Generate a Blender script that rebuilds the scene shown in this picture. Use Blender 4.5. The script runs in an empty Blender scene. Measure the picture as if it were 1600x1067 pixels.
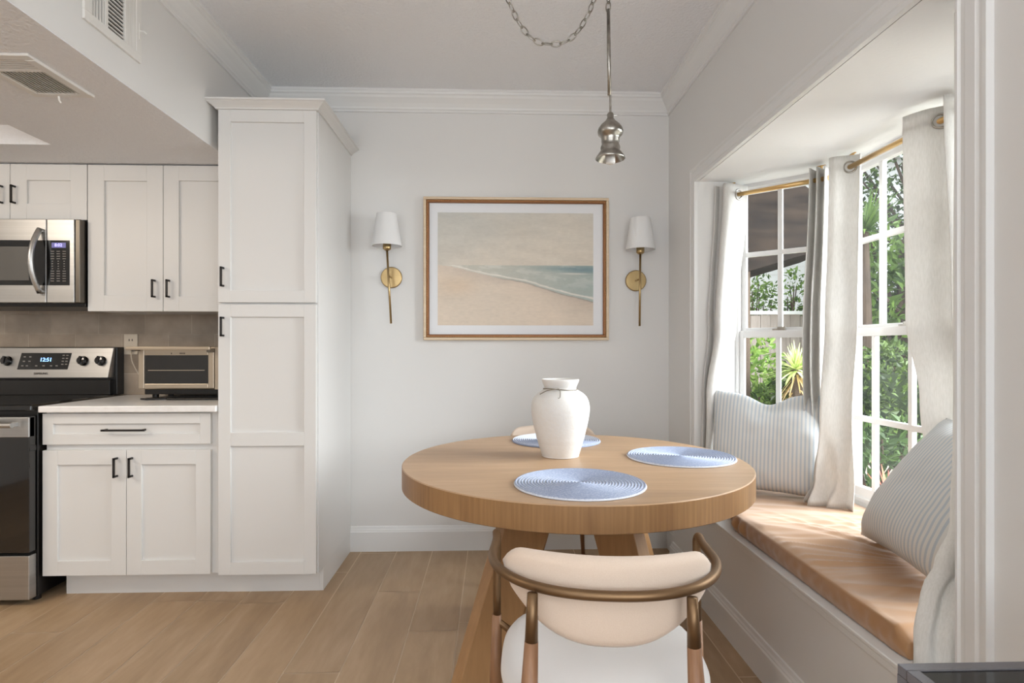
import bpy, bmesh, math, random
from mathutils import Vector, Matrix, noise
random.seed(7)
S = bpy.context.scene
C = S.collection
PI = math.pi

# ------------------------------------------------------------------ camera
FPX = 900.0; YAW = math.radians(1.846); HC = 1.185
cd = bpy.data.cameras.new('camera'); cam = bpy.data.objects.new('camera', cd); C.objects.link(cam)
cam.location = (0, 0, HC); cam.rotation_euler = (PI/2, 0, -YAW)
cd.sensor_width = 36; cd.lens = 36*FPX/1600; cd.shift_y = 9.5/1600; cd.clip_start = 0.05; cd.clip_end = 200
S.camera = cam
def at(px, py, d):
    """world point at measured pixel column/row and distance along the view axis (survey helper)"""
    lat = (px-800)/FPX*d; up = (543-py)/FPX*d
    return (lat*math.cos(YAW)+d*math.sin(YAW), d*math.cos(YAW)-lat*math.sin(YAW), HC+up)

# ------------------------------------------------------------------ light
S.view_settings.view_transform = 'Standard'; S.view_settings.look = 'None'
S.view_settings.gamma = 1; S.view_settings.exposure = 0.20; S.view_settings.use_curve_mapping = False
S.cycles.use_denoising = True; S.cycles.max_bounces = 10; S.cycles.diffuse_bounces = 6
S.cycles.glossy_bounces = 4; S.cycles.transparent_max_bounces = 16; S.cycles.sample_clamp_indirect = 6
S.cycles.caustics_reflective = False; S.cycles.caustics_refractive = False
W = bpy.data.worlds.new('sky'); S.world = W; W.use_nodes = True
bg = W.node_tree.nodes['Background']; bg.inputs['Color'].default_value = (0.86, 0.93, 1.0, 1); bg.inputs['Strength'].default_value = 1.6
def light(kind, name, loc, target, energy, color=(1,1,1), size=(1,1), spread=PI, ang=0.02):
    l = bpy.data.lights.new(name, kind); o = bpy.data.objects.new(name, l); C.objects.link(o)
    o.location = loc
    o.rotation_euler = (Vector(target)-Vector(loc)).to_track_quat('-Z', 'Y').to_euler()
    l.energy = energy; l.color = color
    if kind == 'AREA':
        l.shape = 'RECTANGLE'; l.size, l.size_y = size; l.spread = spread
    if kind == 'SUN': l.angle = ang
    return o
light('SUN', 'sun', (-3.0, 4.6, 9), (2.6, 3.4, 0), 3.6, (1.0, 0.96, 0.90), ang=0.05)
# daylight of the open sky above the garden, entering through the bay
light('AREA', 'garden_skylight', (4.2, 1.9, 4.4), (1.2, 2.2, 0.9), 130, (0.95, 0.98, 1.0), (3.6, 2.6))
light('AREA', 'garden_open_sky', (5.0, 1.5, 2.6), (0.0, 2.4, 1.35), 1000, (0.95, 0.98, 1.0), (3.4, 2.8))
# a further window of the right-hand wall, beside and behind the photographer
light('AREA', 'side_window_daylight', (1.02, -1.3, 1.55), (-1.4, 1.8, 1.9), 30, (0.95, 0.98, 1.0), (1.5, 1.4))
# unseen area light added in the rear opening for ambient fill
light('AREA', 'rear_fill', (-0.6, -3.05, 1.35), (-0.3, 3, 2.8), 14, (0.93, 0.97, 1.0), (3.2, 2.1))
# unseen uplight added behind the camera to brighten the ceiling
light('AREA', 'added_uplight', (-0.8, -1.2, 1.85), (-0.8, -1.0, 3), 26, (0.95, 0.98, 1.0), (0.5, 0.5))
# ceiling lamps of the kitchen, out of frame
light('AREA', 'kitchen_ceiling_lamp', (-2.9, 1.3, 2.12), (-2.7, 1.9, 0), 20, (1.0, 0.88, 0.74), (0.9, 0.6))

# ------------------------------------------------------------------ node materials
def _n(nt, t, **kw):
    n = nt.nodes.new(t)
    for k, v in kw.items(): setattr(n, k, v)
    return n
def mat(name, col, rough=0.5, metal=0.0, bump=None, col2=None, cscale=(6,6,6), cdetail=4, ramp=(0.35,0.65),
        spec=0.5, trans=0.0, emit=None, estr=1.0, sheen=0.0, coat=0.0, island=None, coords='Object'):
    """bump=(scale_xyz, strength, distance); col2 = second noise colour; island = variation by mesh island"""
    m = bpy.data.materials.new(name); m.use_nodes = True; nt = m.node_tree
    p = nt.nodes['Principled BSDF']; L = nt.links.new
    p.inputs['Base Color'].default_value = (*col, 1); p.inputs['Roughness'].default_value = rough
    p.inputs['Metallic'].default_value = metal; p.inputs['Specular IOR Level'].default_value = spec
    p.inputs['Sheen Weight'].default_value = sheen; p.inputs['Coat Weight'].default_value = coat
    if emit: p.inputs['Emission Color'].default_value = (*emit, 1); p.inputs['Emission Strength'].default_value = estr
    tc = _n(nt, 'ShaderNodeTexCoord')
    if col2:
        mp = _n(nt, 'ShaderNodeMapping'); mp.inputs['Scale'].default_value = cscale; L(tc.outputs[coords], mp.inputs['Vector'])
        ns = _n(nt, 'ShaderNodeTexNoise'); ns.inputs['Scale'].default_value = 1; ns.inputs['Detail'].default_value = cdetail; L(mp.outputs[0], ns.inputs['Vector'])
        cr = _n(nt, 'ShaderNodeValToRGB'); cr.color_ramp.elements[0].position = ramp[0]; cr.color_ramp.elements[1].position = ramp[1]
        cr.color_ramp.elements[0].color = (*col, 1); cr.color_ramp.elements[1].color = (*col2, 1)
        if island:
            ge = _n(nt, 'ShaderNodeNewGeometry'); L(ge.outputs['Random Per Island'], cr.inputs[0])
        else: L(ns.outputs['Fac'], cr.inputs[0])
        L(cr.outputs[0], p.inputs['Base Color'])
    if bump:
        mp2 = _n(nt, 'ShaderNodeMapping'); mp2.inputs['Scale'].default_value = bump[0]; L(tc.outputs[coords], mp2.inputs['Vector'])
        n2 = _n(nt, 'ShaderNodeTexNoise'); n2.inputs['Scale'].default_value = 1; n2.inputs['Detail'].default_value = 3; L(mp2.outputs[0], n2.inputs['Vector'])
        b = _n(nt, 'ShaderNodeBump'); b.inputs['Strength'].default_value = bump[1]; b.inputs['Distance'].default_value = bump[2]
        L(n2.outputs['Fac'], b.inputs['Height']); L(b.outputs[0], p.inputs['Normal'])
    if trans:
        out = nt.nodes['Material Output']; tr = _n(nt, 'ShaderNodeBsdfTranslucent'); tr.inputs['Color'].default_value = (*col, 1)
        mx = _n(nt, 'ShaderNodeMixShader'); mx.inputs[0].default_value = trans
        if col2: L(cr.outputs[0], tr.inputs['Color'])
        L(p.outputs[0], mx.inputs[1]); L(tr.outputs[0], mx.inputs[2]); L(mx.outputs[0], out.inputs['Surface'])
    return m
def s2l(h):
    h = h.lstrip('#'); r = [int(h[i:i+2], 16)/255 for i in (0, 2, 4)]
    return tuple(c/12.92 if c <= 0.04045 else ((c+0.055)/1.055)**2.4 for c in r)
def glassmat(name, tint=(0.97,0.98,0.98), refl=0.06, dirt=0.0):
    m = bpy.data.materials.new(name); m.use_nodes = True; nt = m.node_tree; nt.nodes.remove(nt.nodes['Principled BSDF'])
    out = nt.nodes['Material Output']; L = nt.links.new
    t = _n(nt, 'ShaderNodeBsdfTransparent'); t.inputs[0].default_value = (*tint, 1)
    g = _n(nt, 'ShaderNodeBsdfGlossy'); g.inputs['Roughness'].default_value = 0.02; g.inputs[0].default_value = (1,1,1,1)
    fr = _n(nt, 'ShaderNodeLayerWeight'); fr.inputs[0].default_value = refl
    mx = _n(nt, 'ShaderNodeMixShader'); L(fr.outputs['Fresnel'], mx.inputs[0]); L(t.outputs[0], mx.inputs[1]); L(g.outputs[0], mx.inputs[2])
    if dirt:
        d = _n(nt, 'ShaderNodeBsdfTranslucent'); d.inputs[0].default_value = (0.9,0.92,0.95,1)
        tc = _n(nt, 'ShaderNodeTexCoord'); ns = _n(nt, 'ShaderNodeTexNoise'); ns.inputs['Scale'].default_value = 7; ns.inputs['Detail'].default_value = 6
        L(tc.outputs['Object'], ns.inputs['Vector'])
        ma = _n(nt, 'ShaderNodeMath', operation='MULTIPLY'); ma.inputs[1].default_value = dirt; L(ns.outputs['Fac'], ma.inputs[0])
        m2 = _n(nt, 'ShaderNodeMixShader'); L(ma.outputs[0], m2.inputs[0]); L(mx.outputs[0], m2.inputs[1]); L(d.outputs[0], m2.inputs[2]); mx = m2
    L(mx.outputs[0], out.inputs['Surface']); return m
def wood(name, c1, c2, c3, along='X', rough=0.45, scale=1.0, attr=None, cross=14):
    m = bpy.data.materials.new(name); m.use_nodes = True; nt = m.node_tree; p = nt.nodes['Principled BSDF']; L = nt.links.new
    tc = _n(nt, 'ShaderNodeTexCoord'); mp = _n(nt, 'ShaderNodeMapping')
    s = {'X': (1.2, cross, cross), 'Y': (cross, 1.2, cross), 'Z': (cross, cross, 1.2)}[along]
    mp.inputs['Scale'].default_value = [a*scale for a in s]
    vec = tc.outputs['Object']
    if attr:
        at_ = _n(nt, 'ShaderNodeAttribute', attribute_name=attr); ad = _n(nt, 'ShaderNodeVectorMath', operation='MULTIPLY_ADD')
        ad.inputs[1].default_value = (37, 53, 11); L(at_.outputs['Color'], ad.inputs[0]); L(vec, ad.inputs[2]); vec = ad.outputs[0]
    L(vec, mp.inputs['Vector'])
    n1 = _n(nt, 'ShaderNodeTexNoise'); n1.inputs['Scale'].default_value = 1; n1.inputs['Detail'].default_value = 6; n1.inputs['Roughness'].default_value = 0.65
    n1.inputs['Distortion'].default_value = 0.6; L(mp.outputs[0], n1.inputs['Vector'])
    mp2 = _n(nt, 'ShaderNodeMapping'); mp2.inputs['Scale'].default_value = [a*scale*6 for a in s]; L(vec, mp2.inputs['Vector'])
    n2 = _n(nt, 'ShaderNodeTexNoise'); n2.inputs['Scale'].default_value = 1; n2.inputs['Detail'].default_value = 3; L(mp2.outputs[0], n2.inputs['Vector'])
    cr = _n(nt, 'ShaderNodeValToRGB'); e = cr.color_ramp.elements
    e[0].position = 0.28; e[0].color = (*c1, 1); e[1].position = 0.72; e[1].color = (*c3, 1); k = e.new(0.5); k.color = (*c2, 1)
    ma = _n(nt, 'ShaderNodeMath', operation='MULTIPLY_ADD'); ma.inputs[1].default_value = 0.25; L(n2.outputs['Fac'], ma.inputs[0])
    mb = _n(nt, 'ShaderNodeMath', operation='MULTIPLY'); mb.inputs[1].default_value = 0.75; L(n1.outputs['Fac'], mb.inputs[0]); L(mb.outputs[0], ma.inputs[2])
    L(ma.outputs[0], cr.inputs[0]); col = cr.outputs[0]
    if attr:
        hs = _n(nt, 'ShaderNodeHueSaturation'); mr = _n(nt, 'ShaderNodeMapRange'); mr.inputs['To Min'].default_value = 0.90; mr.inputs['To Max'].default_value = 1.08
        L(at_.outputs['Fac'], mr.inputs['Value']); L(mr.outputs[0], hs.inputs['Value']); L(col, hs.inputs['Color']); col = hs.outputs[0]
    L(col, p.inputs['Base Color']); p.inputs['Roughness'].default_value = rough
    b = _n(nt, 'ShaderNodeBump'); b.inputs['Strength'].default_value = 0.12; b.inputs['Distance'].default_value = 0.002
    L(n2.outputs['Fac'], b.inputs['Height']); L(b.outputs[0], p.inputs['Normal'])
    return m

M = {}
M['wall'] = mat('wall_paint', s2l('#dcdbd9'), 0.6, bump=((220,220,220), 0.10, 0.001))
M['ceil'] = mat('ceiling_knockdown', s2l('#e6e7ea'), 0.8, bump=((70,70,70), 0.9, 0.006))
M['ceilbay'] = mat('bay_ceiling_paint', s2l('#ecedee'), 0.8, bump=((85,85,85), 0.25, 0.003))
M['trim'] = mat('trim_paint', s2l('#dfdfde'), 0.35)
M['cab'] = mat('cabinet_lacquer', s2l('#d9d8d6'), 0.38)
M['black'] = mat('black_hardware', s2l('#1d1a19'), 0.4, 0.3)
M['steel'] = mat('brushed_steel', s2l('#bcbbb9'), 0.36, 1.0, bump=((2,2,600), 0.02, 0.0005), col2=s2l('#b3b2b0'), cscale=(1,1,90))
M['steeld'] = mat('dark_steel', s2l('#6d675f'), 0.35, 1.0)
M['champ'] = mat('champagne_steel', s2l('#c2b4a1'), 0.34, 0.9, bump=((3,3,300), 0.05, 0.001))
M['blackglass'] = mat('black_glass', s2l('#0c0b0b'), 0.08, spec=0.6, coat=0.5)
M['blackmatte'] = mat('black_enamel', s2l('#191716'), 0.3)
M['ovenglass'] = mat('oven_glass', s2l('#2a2826'), 0.12, spec=0.6)
M['quartz'] = mat('white_quartz', s2l('#ebe9e7'), 0.32, col2=s2l('#e0ddda'), cscale=(18,18,18), cdetail=8, ramp=(0.45,0.75))
M['brass'] = mat('brushed_brass', s2l('#ad946a'), 0.3, 1.0)
M['rodbrass'] = mat('curtain_rod_brass', s2l('#d6b27a'), 0.3, 1.0)
M['bronze'] = mat('antique_bronze', s2l('#7f654a'), 0.42, 0.85)
M['nickel'] = mat('aged_nickel', s2l('#b9b5ae'), 0.28, 1.0, bump=((60,60,60), 0.35, 0.003), col2=s2l('#8b8780'), cscale=(30,30,30))
M['shade'] = mat('linen_lamp_shade', s2l('#f4f4f4'), 0.8, bump=((300,300,300), 0.2, 0.0006), trans=0.25)
M['bouc'] = mat('cream_fabric', s2l('#dcc9b8'), 0.85, bump=((400,400,400), 0.35, 0.0008), sheen=0.3, col2=s2l('#d8c4b2'), cscale=(500,500,500))
M['seatf'] = mat('white_seat_fabric', s2l('#dcd9d7'), 0.85, bump=((400,400,400), 0.3, 0.0008), sheen=0.3)
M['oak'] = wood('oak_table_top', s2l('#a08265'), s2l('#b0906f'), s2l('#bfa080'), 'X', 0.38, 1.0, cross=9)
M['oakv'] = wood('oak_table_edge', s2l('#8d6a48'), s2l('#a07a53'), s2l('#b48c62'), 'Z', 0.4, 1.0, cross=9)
M['walnut'] = wood('brown_ash_leg', s2l('#7c5940'), s2l('#91694b'), s2l('#a27c5c'), 'Z', 0.4, 1.0, cross=30)
M['plank'] = wood('floor_plank', s2l('#987c5f'), s2l('#ac9070'), s2l('#bda183'), 'Y', 0.42, 1.0, attr='pc', cross=7)
M['grout'] = mat('floor_grout', s2l('#d3bfa6'), 0.8)
M['curtain'] = mat('linen_curtain', s2l('#e4e2df'), 0.85, bump=((380,380,160), 0.4, 0.0008), trans=0.26, col2=s2l('#dbd9d5'), cscale=(260,260,40))
M['pad'] = mat('caramel_satin', s2l('#aa7f55'), 0.42, bump=((5,26,5), 0.2, 0.004), sheen=0.4, spec=0.5)
M['ceramic'] = mat('matte_white_ceramic', s2l('#dcdad7'), 0.75, bump=((70,70,70), 0.35, 0.003), col2=s2l('#dbd7d1'), cscale=(90,90,90), ramp=(0.4,0.8))
M['twine'] = mat('grey_twine', s2l('#8b8377'), 0.9)
M['framew'] = wood('pale_oak_frame', s2l('#c9b193'), s2l('#d6c1a5'), s2l('#e0cfb8'), 'X', 0.5, 1.0, cross=30)
M['bead'] = mat('dark_bronze_bead', s2l('#7c5233'), 0.4, 0.6)
M['matboard'] = mat('mat_board', s2l('#e4e5e8'), 0.8)
M['outlet'] = mat('almond_plastic', s2l('#cbbfae'), 0.4)
M['glass'] = glassmat('window_glass', dirt=0.008)
M['tableglass'] = glassmat('console_glass', (0.90,0.92,0.92), 0.30)
M['consolem'] = mat('gunmetal_frame', s2l('#77757a'), 0.25, 0.7)
M['white'] = mat('white_vinyl', s2l('#dedddc'), 0.35)
M['vent'] = mat('vent_enamel', s2l('#e0deda'), 0.4)
M['dark'] = mat('duct_dark', s2l('#1f1d1b'), 0.8)
M['led'] = mat('blue_led_digits', (0.1,0.3,0.9), 0.5, emit=(0.25,0.55,1.0), estr=3.0)
M['ledp'] = mat('violet_led_digits', (0.3,0.3,0.8), 0.5, emit=(0.45,0.42,1.0), estr=1.6)
M['ledbg'] = mat('display_glow', (0.05,0.05,0.1), 0.3, emit=(0.10,0.09,0.30), estr=0.8)
M['mark'] = mat('grey_marking', s2l('#8f8a84'), 0.6)
M['markd'] = mat('dark_marking', s2l('#4b443d'), 0.5)
M['tag'] = mat('blue_tag', s2l('#9aa6b8'), 0.7)
# outdoors
M['fence'] = wood('weathered_fence', s2l('#8d8279'), s2l('#a39890'), s2l('#b8aea5'), 'Z', 0.9, 1.0, cross=8)
M['siding'] = mat('white_siding', s2l('#f4f4f2'), 0.6)
M['patio'] = mat('dark_stained_timber', s2l('#1d1a19'), 0.9, spec=0.1, col2=s2l('#332b25'), cscale=(2,2,9), cdetail=8)
M['bark'] = mat('tree_bark', s2l('#40342a'), 0.9, col2=s2l('#5f5043'), cscale=(9,9,2))
M['soil'] = mat('mulch_ground', s2l('#8f8676'), 0.95, col2=s2l('#c9c2b4'), cscale=(5,5,5), cdetail=8)
M['rock'] = mat('grey_stone', s2l('#8d857c'), 0.9, bump=((12,12,12), 0.8, 0.02), col2=s2l('#aba59c'), cscale=(8,8,8))
def leafmat(n, a, b, tr=0.35): return mat(n, s2l(a), 0.5, col2=s2l(b), ramp=(0.0,1.0), island=True, trans=tr)
M['leafd'] = leafmat('dark_leaf', '#22351b', '#58743a')
M['leafm'] = leafmat('mid_leaf', '#35501f', '#7c9a48')
M['leafl'] = leafmat('bright_leaf', '#5d8435', '#b4cf70')
M['hedge'] = leafmat('hedge_leaf', '#22331a', '#68803c')
M['yucca'] = leafmat('yucca_leaf', '#8fae55', '#eef0b4')
M['strawl'] = leafmat('dry_leaf', '#a98a55', '#dcc390')
M['redleaf'] = leafmat('red_leaf', '#a33c4c', '#d88a6a')

# ------------------------------------------------------------------ mesh helpers
class MB:
    def __init__(s): s.b = bmesh.new(); s.X = Matrix.Identity(4)
    def v(s, p): return s.b.verts.new(s.X @ Vector(p))
    def box(s, x0, x1, y0, y1, z0, z1):
        if x0 > x1: x0, x1 = x1, x0
        if y0 > y1: y0, y1 = y1, y0
        if z0 > z1: z0, z1 = z1, z0
        v = [s.v((x, y, z)) for z in (z0, z1) for y in (y0, y1) for x in (x0, x1)]
        for f in ((0,2,3,1),(4,5,7,6),(0,1,5,4),(2,6,7,3),(0,4,6,2),(1,3,7,5)): s.b.faces.new([v[i] for i in f])
        return s
    def hexa(s, p):
        v = [s.v(q) for q in p]
        for f in ((0,2,3,1),(4,5,7,6),(0,1,5,4),(2,6,7,3),(0,4,6,2),(1,3,7,5)): s.b.faces.new([v[i] for i in f])
        return s
    def prism(s, poly, z0, z1):
        a = [s.v((x, y, z0)) for x, y in poly]; b = [s.v((x, y, z1)) for x, y in poly]; n = len(poly)
        s.b.faces.new(a[::-1]); s.b.faces.new(b)
        for i in range(n): s.b.faces.new((a[i], a[(i+1)%n], b[(i+1)%n], b[i]))
        return s
    def grid(s, f, nu, nv, cu=False, cv=False):
        V = [[s.v(f(i/(nu if cu else nu-1), j/(nv if cv else nv-1))) for j in range(nv)] for i in range(nu)]
        for i in range(nu if cu else nu-1):
            for j in range(nv if cv else nv-1):
                s.b.faces.new((V[i][j], V[(i+1)%nu][j], V[(i+1)%nu][(j+1)%nv], V[i][(j+1)%nv]))
        return V
    def lathe(s, prof, c=(0,0,0), n=48, axis='Z'):
        R = []
        for r, h in prof:
            if r < 1e-6:
                p = (0,0,h); R.append([s._ax(p, c, axis)])
            else: R.append([s._ax((r*math.cos(2*PI*k/n), r*math.sin(2*PI*k/n), h), c, axis) for k in range(n)])
        for a, b in zip(R, R[1:]):
            for k in range(n):
                k2 = (k+1) % n
                if len(a) == 1 and len(b) == 1: continue
                if len(a) == 1: s.b.faces.new((a[0], b[k], b[k2]))
                elif len(b) == 1: s.b.faces.new((a[k], a[k2], b[0]))
                else: s.b.faces.new((a[k], a[k2], b[k2], b[k]))
        return s
    def _ax(s, p, c, axis):
        x, y, z = p
        if axis == 'X': p = (z, x, y)
        if axis == 'Y': p = (x, z, y)
        return s.v((p[0]+c[0], p[1]+c[1], p[2]+c[2]))
    def tube(s, pts, r, n=12, closed=False, cap=True):
        P = [Vector(p) for p in pts]; m = len(P); rr = r if isinstance(r, (list, tuple)) else [r]*m
        up = None; rings = []
        for i in range(m):
            a = P[(i-1) % m] if (closed or i > 0) else P[i]; b = P[(i+1) % m] if (closed or i < m-1) else P[i]
            t = (b-a).normalized()
            if up is None: up = t.orthogonal().normalized()
            up = (up - t*up.dot(t))
            up = up.normalized() if up.length > 1e-6 else t.orthogonal().normalized()
            w = t.cross(up)
            rings.append([s.v(P[i]+(up*math.cos(2*PI*k/n)+w*math.sin(2*PI*k/n))*rr[i]) for k in range(n)])
        for i in range(m if closed else m-1):
            A, B = rings[i], rings[(i+1) % m]
            for k in range(n): s.b.faces.new((A[k], A[(k+1)%n], B[(k+1)%n], B[k]))
        if cap and not closed: s.b.faces.new(rings[0][::-1]); s.b.faces.new(rings[-1])
        return s
    def build(s, name, m, parent=None, smooth=False, bevel=0.0, solid=0.0, seg=2):
        bmesh.ops.recalc_face_normals(s.b, faces=s.b.faces)
        me = bpy.data.meshes.new(name); off = Vector((0,0,0)); q = parent
        while q is not None: off += q.location; q = q.parent
        bmesh.ops.translate(s.b, verts=s.b.verts, vec=-off)
        s.b.to_mesh(me); s.b.free()
        o = bpy.data.objects.new(name, me); C.objects.link(o)
        if parent is not None: o.parent = parent
        me.materials.append(m)
        if smooth: me.polygons.foreach_set('use_smooth', [True]*len(me.polygons))
        if solid: md = o.modifiers.new('s', 'SOLIDIFY'); md.thickness = solid; md.offset = 0
        if bevel:
            md = o.modifiers.new('b', 'BEVEL'); md.width = bevel; md.segments = seg; md.limit_method = 'ANGLE'
            md.angle_limit = math.radians(40); md.harden_normals = False
        return o
def tag(o, label, cat, group=None):
    o['label'] = label; o['category'] = cat
    if group: o['group'] = group
    return o
def empty(name, loc, label, cat, group=None):
    o = bpy.data.objects.new(name, None); C.objects.link(o); o.location = loc; o.empty_display_size = 0.1
    return tag(o, label, cat, group)
def dup(o, parent=None):
    c = o.copy(); C.objects.link(c)
    if parent is not None: c.parent = parent
    for ch in [k for k in bpy.data.objects if k.parent == o]: dup(ch, c)
    return c
def struct(o, label=None):
    o['kind'] = 'structure'
    if label: o['label'] = label
    return o
def stand(o, p):
    """give a top-level mesh its own origin at p"""
    p = Vector(p); o.data.transform(Matrix.Translation(-p)); o.location = p; return o
def smoothstep(t): t = max(0, min(1, t)); return t*t*(3-2*t)
def catmull(P, n):
    P = [Vector(p) for p in P]; out = []
    Q = [P[0]*2-P[1]] + P + [P[-1]*2-P[-2]]
    for i in range(len(P)-1):
        a, b, c, d = Q[i:i+4]
        for k in range(n):
            t = k/n; out.append(0.5*((2*b)+(c-a)*t+(2*a-5*b+4*c-d)*t*t+(3*b-a-3*c+d)*t**3))
    out.append(P[-1]); return out
def text(name, body, size, loc, m, parent, rot=(PI/2,0,0), depth=0.0005):
    c = bpy.data.curves.new(name, 'FONT'); c.body = body; c.size = size; c.extrude = depth; c.align_x = 'CENTER'; c.align_y = 'CENTER'
    t = bpy.data.objects.new(name, c); C.objects.link(t)
    bpy.context.view_layer.update()
    me = bpy.data.meshes.new_from_object(t.evaluated_get(bpy.context.evaluated_depsgraph_get()))
    bpy.data.objects.remove(t)
    o = bpy.data.objects.new(name, me); C.objects.link(o); o.parent = parent
    off = Vector((0,0,0)); q = parent
    while q is not None: off += q.location; q = q.parent
    me.transform(Matrix.Translation(Vector(loc)-off) @ Matrix.Rotation(rot[2],4,'Z') @ Matrix.Rotation(rot[0],4,'X'))
    me.materials.clear(); me.materials.append(m); return o

# ------------------------------------------------------------------ room shell
YB = 3.385; XR = 1.04; XS = -1.33; H = 2.669; ZK = 2.135; XL = -4.2; YR = -3.3
def wallbox(name, *a, m=None): return struct(MB().box(*a).build(name, m or M['wall']))
wallbox('wall_back', XL, XR+0.16, YB, YB+0.15, -0.1, H)
wallbox('wall_left', XL-0.15, XL, YR, YB+0.15, -0.1, H)
b = MB(); b.box(XL, -2.3, YR-0.15, YR, -0.1, H); b.box(1.0, XR+0.16, YR-0.15, YR, -0.1, H); b.box(-2.3, 1.0, YR-0.15, YR, 2.45, H); b.box(-2.3, 1.0, YR-0.15, YR, -0.1, 0.1)
struct(b.build('wall_rear', M['wall']))
YN, YF, ZO, ZB = 1.240, 2.905, 2.034, 0.43
b = MB(); b.box(XR, XR+0.16, YR, -2.1, -0.1, H); b.box(XR, XR+0.16, -0.5, YN, -0.1, H); b.box(XR, XR+0.16, -2.1, -0.5, -0.1, 0.8); b.box(XR, XR+0.16, -2.1, -0.5, 2.3, H); b.box(XR, XR+0.16, YF, YB, -0.1, H); b.box(XR, XR+0.16, YN, YF, ZO, H); b.box(XR, XR+0.16, YN, YF, -0.1, 0.36)
struct(b.build('wall_right', M['wall']))
wallbox('ceiling', XS, XR+0.16, YR-0.15, YB+0.15, H, H+0.12, m=M['ceil'])
# kitchen ceiling, lower, with the shallow recess at the left
b = MB(); b.box(-2.07, XS-0.10, YR, YB, ZK, ZK+0.14); b.box(XS-0.10, XS-0.0008, YR, YB, ZK, ZK+0.003); b.box(XL, -2.07, 2.765, YB, ZK, ZK+0.14); b.box(XL, -2.07, YR, 2.765, ZK+0.09, ZK+0.14)
struct(b.build('ceiling_kitchen', M['ceil']))
wallbox('wall_soffit', XS-0.10, XS, YR, YB, ZK+0.003, H)
# floor planks with grout lines
pw, pl, g = 0.2058, 1.22, 0.0024
me = bpy.data.meshes.new('floor'); bm = bmesh.new(); lay = bm.loops.layers.color.new('pc')
def q(x0, x1, y0, y1, z, mi, c):
    f = bm.faces.new([bm.verts.new(p) for p in ((x0,y0,z),(x1,y0,z),(x1,y1,z),(x0,y1,z))]); f.material_index = mi
    for l in f.loops: l[lay] = (*c, 1)
q(XL, XR+0.2, YR, YB, -0.0015, 1, (0,0,0))
known = {-1: 0.90, 2: 0.05, -4: 0.30}
for k in range(-18, 9):
    x0 = -0.5606 + k*pw
    off = known.get(k, random.random())*1.0 if k in known else random.random()*pl
    y = YR - pl + (off % pl)
    # joints at y = off mod pl
    y = off - 4*pl
    while y < YB:
        a, bb = max(y, YR), min(y+pl, YB); xa, xb = max(x0, XL), min(x0+pw, XR+0.2)
        if bb > a and xb > xa:
            c = random.random(); q(xa+g, xb-g, a+g, bb-g, 0, 0, (c, random.random(), random.random()))
        y += pl
b2 = MB(); b2.box(XL, XR+0.2, YR, YB, -0.1, -0.003)
b2.b.to_mesh(me); b2.b.free(); bm.from_mesh(me)
for f in bm.faces:
    if len(f.loops) and f.calc_center_median().z < -0.002: f.material_index = 1
bm.to_mesh(me); bm.free()
fl = bpy.data.objects.new('floor', me); C.objects.link(fl); me.materials.append(M['plank']); me.materials.append(M['grout']); struct(fl)

# crown moulding: profile swept along a straight run (distance out from wall, drop from ceiling)
CP = [(0,0.112),(0.010,0.112),(0.010,0.100),(0.016,0.096),(0.018,0.086),(0.030,0.066),(0.050,0.042),(0.056,0.030),(0.064,0.026),(0.066,0.014),(0.070,0.012),(0.070,0)]
def run(name, P0, P1, nrm, prof, ztop, m, mitre0=0, mitre1=0, sgn=-1, parent=None):
    """extrude profile (out, dz) from P0 to P1; nrm = direction out of wall; mitre shifts the end along the run by out*mitre"""
    P0, P1, nrm = Vector((*P0,0)), Vector((*P1,0)), Vector((*nrm,0)); d = (P1-P0).normalized(); b = MB()
    A = [b.v(P0+nrm*o+d*(o*mitre0)+Vector((0,0,ztop+sgn*z))) for o, z in prof]
    B = [b.v(P1+nrm*o-d*(o*mitre1)+Vector((0,0,ztop+sgn*z))) for o, z in prof]
    for i in range(len(prof)-1): b.b.faces.new((A[i], A[i+1], B[i+1], B[i]))
    b.b.faces.new((A[-1], A[0], B[0], B[-1])); b.b.faces.new(A[::-1]); b.b.faces.new(B)
    return b.build(name, m, parent)
struct(run('trim_1', (XS, YB), (XR, YB), (0,-1), CP, H, M['trim'], 1, 1))
struct(run('trim_2', (XS, YR), (XS, YB), (1,0), CP, H, M['trim'], 0, 1))
struct(run('trim_3', (XR, YR), (XR, YB), (-1,0), CP, H, M['trim'], 0, 1))
BP = [(0,0),(0.016,0),(0.016,0.112),(0.012,0.118),(0.012,0.122),(0.008,0.130),(0.005,0.142),(0,0.145)]
struct(run('baseboard_back', (-0.83, YB), (XR, YB), (0,-1), BP, 0, M['trim'], 0, 1, 1))
struct(run('baseboard_right', (XR, 3.06), (XR, YB), (-1,0), BP, 0, M['trim'], 0, 1, 1))
# bay casing (flat board with stepped edges)
KP = [(0,0),(0.018,0),(0.018,0.006),(0.013,0.010),(0.013,0.020),(0.016,0.024),(0.016,0.050),(0.011,0.056),(0.011,0.062),(0.016,0.068),(0.016,0.078),(0,0.080)]
b = MB()
def casing(side):
    pts = []
    for o, w in KP:
        if side == 'far': pts.append([(XR-o, YF-0.004+w, 0.36), (XR-o, YF-0.004+w, ZO-0.004+w)])
        if side == 'near': pts.append([(XR-o, YN+0.004-w, 0.36), (XR-o, YN+0.004-w, ZO-0.004+w)])
        if side == 'top': pts.append([(XR-o, YF-0.004+w, ZO-0.004+w), (XR-o, YN+0.004-w, ZO-0.004+w)])
    A = [b.v(p[0]) for p in pts]; B = [b.v(p[1]) for p in pts]
    for i in range(len(pts)-1): b.b.faces.new((A[i], A[i+1], B[i+1], B[i]))
    b.b.faces.new(A); b.b.faces.new(B)
for s_ in ('far', 'near', 'top'): casing(s_)
struct(b.build('trim_4', M['trim']))
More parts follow.
